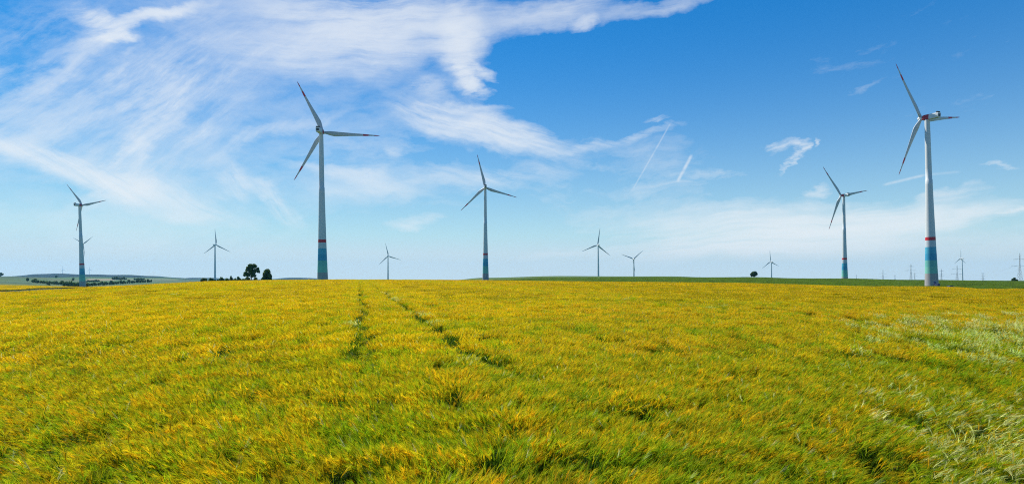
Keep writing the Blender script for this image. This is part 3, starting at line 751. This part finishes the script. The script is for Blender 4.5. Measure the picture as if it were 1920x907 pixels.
def turbine(label, hub, base_py, D, tips, banded, R_px, lean_px=None, group='wind turbines'):
    """hub: image position of the rotor centre; tips: image positions of the blade tips"""
    hx, hy = hub; c = (hx - 960) / F
    psi = R(np.interp(hx, [154, 640, 910, 1200, 1740], [-10, 0, 5, 11, 22]))
    offs = 4.9
    # vertical scale
    hubz = EYE + (YH - hy) / F * D
    basez = EYE + (YH - base_py) / F * D
    H = hubz - basez
    n = np.array((-math.sin(psi), math.cos(psi)))          # towards the rotor
    rc = np.array((c * (D + n[1] * offs), D + n[1] * offs)); ax = rc - n * offs
    hubz = EYE + (YH - hy) / F * rc[1]; H = hubz - basez
    bx = ax[0] if lean_px is None else (lean_px - 960) / F * D
    root = empty('wind_turbine', (bx, ax[1], basez))
    lean = math.atan2(ax[0] - bx, H)
    root.rotation_euler = Matrix.Rotation(lean, 3, 'Y').to_euler()
    root.rotation_euler = (0, lean, 0)
    H = H / math.cos(lean)
    tag(root, label, 'wind turbine', group)
    key = (banded, round(H))
    if banded: H0 = 135.0
    else: H0 = 100.0
    if banded not in TOW:
        TOW[banded] = smooth_by_angle(lathe(tower_profile(banded, H0), 64 if banded else 32, MT_B if banded else MT_P, 'tower'), 50)
    tw = add('tower', TOW[banded], root); tw.scale = (1, 1, H / H0)
    yaw = empty  # the nacelle turns on the tower
    na = add('nacelle', ME_NAC if banded else ME_NAC_P, root); na.location = (0, 0, H); na.rotation_euler = (R(4), 0, psi)
    if banded:
        add('cooler', ME_COOL, na); add('vent', ME_VENT, na)
    for s in (-.9, .9):
        ms = add('mast', ME_MAST, na); ms.location = (s, -6.8, 2.05)
    rotm = Matrix.Translation((0, 0, H)) @ Matrix.Rotation(psi, 4, 'Z') @ Matrix.Rotation(R(4), 4, 'X') @ Matrix.Translation((0, offs, 0))
    hb = add('hub', ME_HUB, root); hb.matrix_local = rotm @ Matrix.Rotation(R(-90), 4, 'X')
    # blade angles fitted to the tips
    kx = F / rc[1] * (math.cos(psi) - c * math.sin(psi)); kz = F / rc[1]
    best = []; Ls = []
    for i, (tx, ty) in enumerate(tips):
        if tx is None: continue
        s = (tx - hx) / kx; z = (hy - ty) / kz; best.append((math.atan2(s, z) - i * 2 * math.pi / 3)); Ls.append(math.hypot(s, z))
    a0 = math.atan2(sum(math.sin(b) for b in best), sum(math.cos(b) for b in best)); L = sum(Ls) / len(Ls)
    print('turbine', round(hx), 'D', D, 'H', round(H, 1), 'L', round(L, 1), 'lean', round(math.degrees(lean), 2), [round(math.degrees(b - a0), 1) for b in best], 'ground', round(float(ground_z(bx, ax[1])) - basez, 1))
    for i in range(3):
        b = add('blade', ME_BL_R if banded else ME_BL_P, root)
        an = a0 + i * 2 * math.pi / 3
        sc = L / 52.0
        b.matrix_local = rotm @ Matrix.Rotation(an, 4, 'Y') @ Matrix.Rotation(R(-4), 4, 'X') @ Matrix.Diagonal((sc, sc, sc, 1)) @ Matrix.Rotation(math.pi, 4, 'Z') @ Matrix.Diagonal((-1 if False else 1, 1, 1, 1))
    return root
# clockwise from the upper blade
big = turbine('tall banded turbine with a red ring between the two trees and the wheel tracks', (605.5, 249), 533, 542, [(562, 161), (719, 259), (548, 338)], True, 107, 605)
right = turbine('largest turbine, at the right, sunlit on one side, its pale foot in view', (1727, 223), 537.3, 490, [(1674, 122), (1804, 225), (1701, 327)], True, 113, 1747)
turbine('banded turbine where the green rise begins, nearest the middle of the frame', (909.5, 352), 526, 888, [(895, 292), (971, 373), (865, 397)], True, 62, 910.5)
turbine('banded turbine standing in the valley at far left in front of the blue hills', (154, 385), 539, 1009, [(134, 342), (200, 380), (144, 436)], True, 54, 155)
turbine('banded turbine left of the largest one, foot hidden behind the green rise', (1577, 367), 532, 936, [(1538, 322), (1635, 360), (1558, 424)], True, 60, 1584)
turbine('plain pale turbine rising behind the row of shrubs left of the two trees', (405, 459), 528, 1740, [(404, 425), (431, 473), (384, 474)], False, 34)
turbine('small turbine alone between the tall banded one and the middle one', (728, 480), 531, 2118, [(722, 455), (751, 487), (709, 496)], False, 27)
turbine('plain turbine on the green rise, the taller of the close pair', (1120.5, 459.5), 524, 1733, [(1124, 426), (1143, 481), (1091, 473)], False, 33, 1122)
turbine('low turbine on the green rise with a Y of two raised blades', (1187.5, 485.5), 526, 2250, [(1205, 468), (1190, 511), (1165, 477)], False, 25, 1188.5)
turbine('distant turbine mostly hidden behind the banded tower at far left', (156, 457), 530, 2450, [(175, 441), (155, 480), (137, 446.5)], False, 22)
turbine('small distant turbine near the lone round tree on the green rise', (1445, 490.5), 527, 2500, [(1442, 469), (1463, 497), (1428, 501)], False, 22, 1446.5)
turbine('thin dark distant turbine among the pylons right of the largest turbine', (1801.5, 484.5), 531, 2650, [(1802.5, 464), (1811, 496), (1792, 497)], False, 20, 1805)
# barely visible turbines over the blue hills
for i, (px, py, bpy_, lab) in enumerate([(118, 503, 514, 'tiny faint turbine on the blue ridge left of the banded tower'), (168, 503, 514, 'tiny faint turbine on the blue ridge just right of the banded tower')]):
    turbine(lab, (px, py + 2), bpy_ + 4, 7600, [(px - 1, py - 5), (px + 6, py + 5.5), (px - 5, py + 6)], False, 9)

# foot of the largest turbine: door, stairs and cabinet
def foot_details():
    # direction from the tower foot towards the camera, a little to the right
    a = math.atan2(-right.location.y, -right.location.x) + R(26); r0 = 4.62
    M = Matrix.Translation((math.cos(a) * r0, math.sin(a) * r0, 0)) @ Matrix.Rotation(a - R(90), 4, 'Z')
    def part(name, me, parent=right):
        o = add(name, me, parent)
        if parent is right: o.matrix_local = M
        return o
    d = part('door', box_mesh('door', -.75, .75, -.35, .10, 1.9, 4.3, M_BLUE, .03))
    fr = box_mesh('door_frame', -.95, .95, -.45, .02, 1.8, 4.5, M_GREY, .03); part('door_frame', fr)
    hd = add('handle', box_mesh('handle', .45, .55, .11, .2, 2.9, 3.1, M_WHITE, .01), d)
    s = bmesh.new()
    def bx(x0, x1, y0, y1, z0, z1):
        r_ = bmesh.ops.create_cube(s, size=1)
        for v in r_['verts']: v.co = Vector(((x0 + x1) / 2 + v.co.x * (x1 - x0), (y0 + y1) / 2 + v.co.y * (y1 - y0), (z0 + z1) / 2 + v.co.z * (z1 - z0)))
    bx(-1.1, 1.1, .14, 1.6, 1.75, 1.85)
    for i in range(8): bx(-.7, .7, 1.62 + i * .28, 1.86 + i * .28, 1.52 - i * .2, 1.57 - i * .2)
    for sx in (-1.05, 1.0):
        for yy in (.2, 1.5): bx(sx, sx + .06, yy, yy + .06, .0, 2.9)
        bx(sx, sx + .06, .27, 1.49, 2.84, 2.9)
    part('stairs', bm_mesh('stairs', s, M_GREY, False))
foot_details()
cab = add('cabinet', box_mesh('cabinet', -1.4, 1.4, -1, 1, 0, 2.3, M_BLUE, .05)); p_ = at(1758, 482); cab.location = p_ + Vector((0, 0, -.1)); cab.rotation_euler = (0, 0, R(20))
rf = add('roof', box_mesh('roof', -1.55, 1.55, -1.15, 1.15, 2.3, 2.42, M_GREY, .02), cab)
tag(cab, 'dark blue transformer cabinet at the foot of the largest turbine', 'cabinet')

# ------------------------------------------------------------------ car
def car():
    D = 343; p = at(1783.5, D); root = empty('parked_car', p, (0, 0, R(4)))
    tag(root, 'small blue-grey car parked on the track right of the largest turbine', 'car')
    mpaint, _, b = material('car_paint', (.10, .15, .24), .25, .5); b.inputs['Coat Weight'].default_value = .6
    mglass, _, _ = material('car_glass', (.04, .05, .06), .08, .6); mtyre, _, _ = material('tyre', (.02, .02, .02), .8, .2); mrim, _, _ = material('rim', (.45, .46, .48), .3, .6)
    mred, _, _ = material('tail_lamp', (.4, .02, .02), .3, .5); mlamp, _, _ = material('head_lamp', (.75, .77, .78), .15, .6)
    # side profile (x along the car, z up)
    prof = [(-2.15, .30), (-2.2, .62), (-2.12, .92), (-1.95, 1.02), (-1.55, 1.42), (-.9, 1.50), (.1, 1.47), (.55, 1.32), (1.15, .98), (1.85, .86), (2.12, .68), (2.15, .34)]
    for cx in (1.35, -1.3):
        pass
    under = [(1.78, .30)] + [(1.35 + .40 * math.cos(a), .32 + .40 * math.sin(a)) for a in np.linspace(0.0, math.pi, 9)] + \
            [(-.88, .26)] + [(-1.3 + .40 * math.cos(a), .32 + .40 * math.sin(a)) for a in np.linspace(0.0, math.pi, 9)] + [(-1.75, .30)]
    pts = prof + under; bm = bmesh.new(); ring_ = []
    for yy, k in ((-.86, 0), (.86, 1)):
        vs = []
        for x, z in pts:
            inn = .20 * max(0, (z - .95)) / .55
            vs.append(bm.verts.new((x, yy * (1 - inn), z)))
        ring_.append(vs)
    n = len(pts)
    for i in range(n): bm.faces.new((ring_[0][i], ring_[0][(i + 1) % n], ring_[1][(i + 1) % n], ring_[1][i]))
    bm.faces.new(ring_[0][::-1]); bm.faces.new(ring_[1])
    bmesh.ops.recalc_face_normals(bm, faces=list(bm.faces))
    body = add('body', smooth_by_angle(bm_mesh('body', bm, mpaint), 30), root)
    def quad(name, P, mat, th=.02):
        bm = bmesh.new(); f = bm.faces.new([bm.verts.new(q) for q in P]); r_ = bmesh.ops.extrude_face_region(bm, geom=[f]); f.normal_update()
        for v in [g for g in r_['geom'] if isinstance(g, bmesh.types.BMVert)]: v.co += f.normal * th
        bmesh.ops.recalc_face_normals(bm, faces=list(bm.faces)); return add(name, bm_mesh(name, bm, mat, False), root)
    for s in (-1, 1):
        yo = lambda z: s * (.86 * (1 - .20 * max(0, z - .95) / .55) + .012)
        for (xs) in (((-1.62, 1.0), (-1.38, 1.36), (-.62, 1.40), (-.62, .99)), ((-.54, .99), (-.54, 1.40), (.06, 1.39), (.46, 1.26), (.90, .99))):
            quad('side_window', [(x, yo(z), z) for x, z in xs], mglass, .012 * s)
    quad('windscreen', [(1.08, -.74, 1.035), (1.08, .74, 1.035), (.60, .66, 1.315), (.60, -.66, 1.315)], mglass)
    quad('rear_window', [(-1.94, -.70, 1.08), (-1.94, .70, 1.08), (-1.62, .64, 1.40), (-1.62, -.64, 1.40)], mglass)
    for s in (-1, 1):
        add('headlight', box_mesh('headlight', 1.98, 2.16, s * .66 - .16, s * .66 + .16, .60, .76, mlamp, .03), root)
        add('tail_light', box_mesh('tail_light', -2.22, -2.08, s * .68 - .12, s * .68 + .12, .72, .94, mred, .03), root)
        add('mirror', box_mesh('mirror', .62, .78, s * .98 - .09, s * .98 + .09, .98, 1.12, mpaint, .03), root)
    ty = lathe([(.20, -.11), (.30, -.11), (.33, -.08), (.33, .08), (.30, .11), (.20, .11)], 28, mtyre, 'tyre'); ri = lathe([(.01, .07), (.12, .08), (.20, .10), (.20, -.10), (.01, -.09)], 20, mrim, 'rim')
    for x in (1.35, -1.3):
        for s in (-1, 1):
            w = empty('wheel', (x, s * .78, .33), (R(90) * -s, 0, 0)); w.parent = root
            add('tyre', ty, w); add('rim', ri, w)
car()

# ------------------------------------------------------------------ pylons and wires
M_STEEL, _, _ = material('galvanised_steel', (.36, .39, .40), .5, .4)
def pylon(label, px, top_py, base_py, D, arms, wmul=1.0, bar=.13):
    """lattice mast; arms: (image row, half width in pixels)"""
    k = D / F; x = (px - 960) * k; zt = EYE + (YH - top_py) * k; zb = EYE + (YH - base_py) * k
    g_ = float(ground_z(x, D)); zb = min(zb, g_ + .0); H = zt - zb
    root = empty('pylon', (x, D, zb), (0, 0, 0)); tag(root, label, 'pylon', 'electricity pylons')
    def bars(segs, th):
        rb_V = []; rb_F = []
        for a, b in segs:
            a = Vector(a); b = Vector(b); d = (b - a).normalized(); th_ = th * .55; s = d.orthogonal().normalized() * th_; t = d.cross(s).normalized() * th_
            i = len(rb_V); rb_V += [a + s, a + t, a - s, a - t, b + s, b + t, b - s, b - t]
            rb_F += [(i + q, i + (q + 1) % 4, i + 4 + (q + 1) % 4, i + 4 + q) for q in range(4)]
        return np.array([tuple(v) for v in rb_V]), np.array(rb_F)
    w0 = H * .075 * wmul; w1 = .5
    hw = lambda z: w0 + (w1 - w0) * min(1, (z / H) / .62) ** .8
    segs = []; lv = [0, .13, .25, .36, .46, .55, .63, .70, .77, .84, .91, 1.0]
    for i in range(len(lv) - 1):
        z0, z1 = lv[i] * H, lv[i + 1] * H; a, b = hw(z0), hw(z1)
        if i == len(lv) - 2: b = .08
        c0 = [(-a, -a, z0), (a, -a, z0), (a, a, z0), (-a, a, z0)]; c1 = [(-b, -b, z1), (b, -b, z1), (b, b, z1), (-b, b, z1)]
        for q in range(4):
            segs.append((c0[q], c1[q])); segs.append((c0[q], c1[(q + 1) % 4])); segs.append((c0[(q + 1) % 4], c1[q])); segs.append((c1[q], c1[(q + 1) % 4]))
    V, f = bars(segs, bar); add('mast', np_mesh('mast', V, f, M_STEEL, False), root)
    ins = None
    for (row, hp) in arms:
        z = EYE + (YH - row) * k - zb; hl = hp * k; a = hw(z); s_ = []
        for sg in (-1, 1):
            for yy in (-a, a):
                s_ += [((sg * a, yy, z), (sg * hl, 0, z)), ((sg * a, yy, z + 1.6), (sg * hl, 0, z))]
            for t in (.3, .55, .78): s_.append(((sg * (a + (hl - a) * t), -a * (1 - t), z), (sg * (a + (hl - a) * (t + .12)), 0, z + 1.6 * (1 - t - .12))))
        V, f = bars(s_, bar * .9); add('cross_arm', np_mesh('cross_arm', V, f, M_STEEL, False), root)
        if ins is None:
            V, f = bars([((0, 0, 0), (0, 0, -2.2))], .12); ins = np_mesh('insulator', V, f, M_DARK, False)
        for sg in (-1, 1):
            for t in (1.0, .55):
                q = add('insulator', ins, root); q.location = (sg * hl * t, 0, z)
    return root
pylon('tallest lattice pylon at the right edge of the frame', 1912, 474, 528, 1150, [(486, 12), (499, 16)], 1, .20)
pylon('pylon standing just left of the thin dark distant turbine', 1794.5, 497, 527, 1900, [(504, 10), (513.5, 11.5)], 1, .26)
pylon('pylon just left of the largest turbine, the taller of two', 1708, 494, 526, 1800, [(499.5, 6), (507, 11.5)], 1, .24)
pylon('short pylon close to the left of the largest turbine', 1715, 511, 526, 3100, [(513, 3), (517, 4)], 1, .26)
pylon('narrow pylon just right of the largest turbine', 1765, 504, 527, 2300, [(508, 4.5), (513, 3.5), (517, 5)], 1, .27)
pylon('three-armed small pylon between the thin distant turbine and the right edge', 1843, 511, 528, 2400, [(512.6, 4), (517.3, 3.5), (522.5, 5)], 1, .28)
pylon('wide-armed low pylon between the two rightmost banded turbines', 1655.5, 505, 525, 2500, [(512.8, 7.5), (518.6, 8)], 1, .26)
pylon('very small pylon right of the wide-armed low one', 1678, 514, 525, 3400, [(517, 2)], 1, .30)
pylon('tiniest pylon just right of the banded turbine on the green rise', 1605.5, 514, 524, 3700, [(517, 1.6)], 1, .28)
def wire(label, pts, sag):
    V = []; F_ = []
    P = []
    for i in range(len(pts) - 1):
        a, b = pts[i], pts[i + 1]
        for q in range(13):
            t = q / 12; v = a.lerp(b, t); v.z -= sag * 4 * t * (1 - t); P.append(v)
    for v in P:
        for (y, z) in ((0, .09), (.09, -.05), (-.09, -.05)): V.append((v.x, v.y + y, v.z + z))
    for i in range(len(P) - 1):
        for q in range(3): F_.append((i * 3 + q, i * 3 + (q + 1) % 3, i * 3 + 3 + (q + 1) % 3, i * 3 + 3 + q))
    o = add('power_cable', np_mesh('power_cable', np.array(V), np.array(F_), M_STEEL, True)); tag(o, label, 'cable', 'cables between the pylons')
def wp(px, py, D): return Vector(((px - 960) / F * D, D, EYE + (YH - py) / F * D - 2.3))
wire('power cable leaving the lower arm of the edge pylon on its left side', [wp(1896, 499, 1150), wp(1783, 513.5, 1900)], 9)
wire('power cable leaving the lower arm of the edge pylon on its right side', [wp(1928, 499, 1150), wp(1806, 513.5, 1900)], 9)
wire('power cable sagging behind the largest turbine from the lower arms', [wp(1783, 513.5, 1900), wp(1696.5, 507, 1800)], 3)
wire('low power cable between the three-armed pylon and the narrow pylon', [wp(1848, 522.5, 2400), wp(1770, 517, 2300)], 2)

# ------------------------------------------------------------------ trees
def leaf_material(name, rgb):
    m = bpy.data.materials.new(name); m.use_nodes = True; T = NT(m.node_tree)
    b = m.node_tree.nodes['Principled BSDF']; out = m.node_tree.nodes['Material Output']
    a = T.n.new('ShaderNodeAttribute'); a.attribute_name = 'col'
    c = T.mix(1.0, a.outputs['Color'], (*rgb, 1), 'MULTIPLY')
    T.put(b.inputs['Base Color'], c); b.inputs['Roughness'].default_value = .6; b.inputs['Specular IOR Level'].default_value = .2
    tr = T.n.new('ShaderNodeBsdfTranslucent'); T.put(tr.inputs[0], c)
    mx = T.n.new('ShaderNodeMixShader'); mx.inputs[0].default_value = .3
    T.l.new(b.outputs[0], mx.inputs[1]); T.l.new(tr.outputs[0], mx.inputs[2]); T.l.new(mx.outputs[0], out.inputs[0]); return m
M_LEAF = leaf_material('leaves', (.10, .17, .034)); M_LEAF2 = leaf_material('leaves_light', (.13, .21, .04)); M_BARK, _, _ = material('bark', (.09, .07, .05), .9, .1)
def crown_mesh(blobs, n, size, seed, mat, name='crown'):
    """leaf-sized faces spread through the volumes of blobs (x, y, z, rx, rz)"""
    g = np.random.default_rng(seed); bl = np.array(blobs, float); vol = bl[:, 3] ** 2 * bl[:, 4]; k = g.choice(len(bl), n, p=vol / vol.sum())
    d = unit(g.normal(0, 1, (n, 3))); r_ = g.random(n) ** .45; C = bl[k, :3] + d * r_[:, None] * np.stack([bl[k, 3], bl[k, 3], bl[k, 4]], -1)
    # clump: pull towards sub-centres
    sc = C[g.integers(0, n, max(12, n // 26))]; dd = ((C[:, None] - sc[None]) ** 2).sum(-1) if n * len(sc) < 3e6 else None
    if dd is not None: nn = dd.argmin(1); C = C + (sc[nn] - C) * .38
    a = unit(g.normal(0, 1, (n, 3))); b = unit(np.cross(a, g.normal(0, 1, (n, 3)))); s = size * g.uniform(.6, 1.4, (n, 1))
    V = np.stack([C - a * s - b * s * .7, C + a * s - b * s * .7, C + a * s + b * s * .7, C - a * s + b * s * .7], 1).reshape(-1, 3)
    f = np.arange(4 * n).reshape(n, 4); cc = np.repeat(g.uniform(.7, 1.3, (n, 1)) * np.array((1, 1, 1)), 4, 0)
    return np_mesh(name, V, f, mat, False, cc)
def trunk_mesh(h, r, limbs, name='trunk'):
    V = []; Fc = []
    def tube(P, rad):
        i0 = len(V); K = 7
        for p, rr in zip(P, rad):
            for q in range(K): an = 2 * math.pi * q / K; V.append((p[0] + rr * math.cos(an), p[1] + rr * math.sin(an), p[2]))
        for i in range(len(P) - 1):
            for q in range(K): Fc.append((i0 + i * K + q, i0 + i * K + (q + 1) % K, i0 + (i + 1) * K + (q + 1) % K, i0 + (i + 1) * K + q))
    tube([(0, 0, -.3), (.05 * r, 0, h * .3), (-.1 * r, .1, h * .7), (0, 0, h)], [r * 1.25, r, r * .75, r * .35])
    for (z0, x1, y1, z1) in limbs: tube([(0, 0, z0), (x1 * .45, y1 * .45, z0 + (z1 - z0) * .6), (x1, y1, z1)], [r * .5, r * .32, r * .12])
    return np_mesh(name, np.array(V), np.array(Fc), M_BARK, True)
def tree(name, label, px, D, blobs, n, leaf, trunk, seed, mat=None, cat='tree', group=None, dz=0.0):
    root = empty(name, at(px, D) + Vector((0, 0, dz))); tag(root, label, cat, group)
    add('trunk', trunk, root); add('crown', crown_mesh(blobs, n, leaf, seed, mat or M_LEAF), root); return root
S = 466 / F   # metres per image pixel at the tree row
# blobs in image pixels around the foot, times S
def B(lst): return [(x * S, (random.random() - .5) * 3, z * S, r * S, rz * S) for x, z, r, rz in lst]
random.seed(3)
tree('deciduous_tree', 'tallest dark tree with an open lopsided crown on the field crest', 471, 466,
     B([(0, 29, 7, 5.5), (5, 31, 6, 4), (-5, 24, 6, 5), (2, 20, 7, 6), (11, 25, 4.5, 4), (15, 20, 4, 3), (-9, 17, 4.5, 3.5), (-13, 13, 4, 2.6), (-4, 14, 5, 4), (5, 12, 5, 4), (6, 6, 4, 3)]),
     3600, .42, trunk_mesh(9, .42, [(3, 4, 1, 8), (3, -4, -1, 8), (5, 2, 2, 11), (4, -2, -1, 10), (4, 5, 0, 9)]), 5)
tree('deciduous_tree', 'dense oval dark tree standing right of the tallest tree', 500.5, 466,
     B([(0, 18, 7, 7), (-3, 13, 6, 6), (4, 12, 6, 6), (0, 7, 7, 5), (-5, 7, 4.5, 4), (5, 6, 4.5, 4), (1, 23, 4, 3)]), 3400, .42,
     trunk_mesh(6, .34, [(2, 2, 1, 6), (2, -2, -1, 6), (3, 1, 2, 8)]), 6)
SH = [(382, 9, 6, 'round', 'leftmost shrub of the row, standing apart on the crest'), (397, 9, 6, 'round', 'round shrub just left of the plain turbine tower foot'),
      (413, 10, 6, 'round', 'rounded bush just right of the plain turbine tower foot'), (424.5, 8, 5, 'round', 'low pale bush between the rounded bush and the pointed bush'),
      (432, 12, 4.2, 'cone', 'pointed narrow bush in the middle of the shrub row'), (440, 8, 4.5, 'round', 'low light green bush right of the pointed bush'),
      (447.5, 11, 5, 'cone', 'broad dark bush left of the tallest tree'), (456, 7, 4.5, 'round', 'low bush under the left crown of the tallest tree'), (463, 12, 6, 'round', 'dark bush tucked against the tallest tree trunk')]
for i, (px, h, w, sh, lab) in enumerate(SH):
    if sh == 'cone': bl = [(0, h * .2, w, h * .25), (.3, h * .45, w * .75, h * .25), (0, h * .75, w * .4, h * .28)]
    else: bl = [(0, h * .35, w, h * .38), (-w * .4, h * .3, w * .6, h * .3), (w * .35, h * .55, w * .55, h * .35), (0, h * .72, w * .45, h * .26)]
    tree('shrub', lab, px, 452 + (i % 3) * 9, B(bl), 900, .36, trunk_mesh(h * S * .6, .12, []), 20 + i, M_LEAF2 if i in (3, 5, 7) else M_LEAF, 'shrub', 'shrubs in a row on the crest')
S = 850 / F
tree('deciduous_tree', 'lone round tree on the green rise left of a small turbine', 1414, 850, B([(0, 8, 5.5, 4), (-3, 6, 4, 3), (4, 6.5, 3.5, 3), (1, 10.5, 3.5, 2.2), (-1, 4, 4.5, 2.5)]), 2200, .5,
     trunk_mesh(5, .4, [(2, 2, 0, 5), (2, -2, 0, 5)]), 61)
S = 800 / F
tree('shrub', 'small dark bush on the horizon left of the edge pylon', 1903, 790, B([(0, 3.5, 4, 3.2), (-3, 2, 3, 2), (2.6, 2, 3.2, 2.2), (-.5, 6, 2, 1.5)]), 1200, .4, trunk_mesh(2, .2, []), 62, None, 'shrub')
tree('shrub', 'tiny bush just left of the small dark bush on the horizon', 1897.5, 795, B([(0, 1.2, 1.8, 1.2), (.8, 1.6, 1, .8)]), 350, .35, trunk_mesh(1, .1, []), 63, None, 'shrub')
# trees in the valley at the left; a few prototypes are copied
protos = []
for i in range(5):
    g_ = np.random.default_rng(100 + i); bl = [(g_.uniform(-1.6, 1.6), g_.uniform(-1.6, 1.6), g_.uniform(3, 7.5), g_.uniform(1.8, 3.2), g_.uniform(1.8, 3.0)) for _ in range(7)] + [(0, 0, 3, 3.2, 2.6)]
    protos.append((crown_mesh(bl, 520, .55, 200 + i, M_LEAF), trunk_mesh(4, .3, [])))
VALLEY = []
def vt(px, D, s, lab, grp=None): VALLEY.append((px, D, s, lab, grp))
vt(1, 2350, 2.2, 'dark tree on the skyline cut by the left edge of the frame'); vt(51.5, 1450, 1.1, 'single small tree in the pale green valley field'); vt(137, 1900, 1.1, 'single tree low on the blue-green slope by the banded tower')
vt(105.5, 2500, 1.5, 'dark tree below the top of the blue ridge')
vt(90, 1010, .72, 'dark round bush at the near side of the valley hedge'); vt(93, 1020, .5, 'smaller bush touching the dark round bush in the valley', None)
g_ = random.Random(5)
for i in range(26):   # first hedge
    px = 62 + i * 3.45 + g_.uniform(-1, 1); vt(px, 1260 - i * 5, g_.uniform(.62, .95), 'dark tree in the upper hedge across the valley left of and behind the tower', 'trees of the upper valley hedge')
for i in range(12):
    px = 119 + i * 3.0 + g_.uniform(-1, 1); 
    if 149 < px < 160: px += 11
    vt(px, 1010 + g_.uniform(-15, 25), g_.uniform(.65, 1.0), 'dense tree in the near thicket around the foot of the far left banded tower', 'trees around the far left tower foot')
for i in range(36):
    px = 164 + i * 3.4 + g_.uniform(-1, 1); vt(px, 1130 + i * 9, g_.uniform(.6, .95), 'tree in the long row on the valley floor right of the far left banded tower', 'trees of the long valley row')
for i in range(10):
    px = 162 + i * 2.6; vt(px, 1750, g_.uniform(.6, .9), 'tree in the short hedge below the pale straw field', 'trees of the short hedge under the straw field')
for i in range(9):
    px = 212 + i * 3.0; vt(px, 2150 + g_.uniform(-40, 60), g_.uniform(.8, 1.4), 'dark tree on the pale hillside field right of the straw field', 'trees on the pale hillside')
for i in range(8):
    px = 252 + i * 2.6; vt(px, 2050, g_.uniform(.7, 1.0), 'bluish tree in the short hedge right of the pale hillside', 'trees of the bluish hedge')
first = {}
for i, (px, D, s, lab, grp) in enumerate(VALLEY):
    q = i % 5; p = at(px, D)
    if q not in first:
        r_ = empty('field_tree', p); add('trunk', protos[q][1], r_); add('crown', protos[q][0], r_); first[q] = r_
    else: r_ = copy_tree(first[q]); r_.location = p
    r_.scale = (s, s, s * (.9 + .2 * ((i * 7) % 5) / 4)); r_.rotation_euler = (0, 0, i * 1.7)
    if 'group' in r_: del r_['group']
    tag(r_, lab, 'tree', grp)
HAZE()
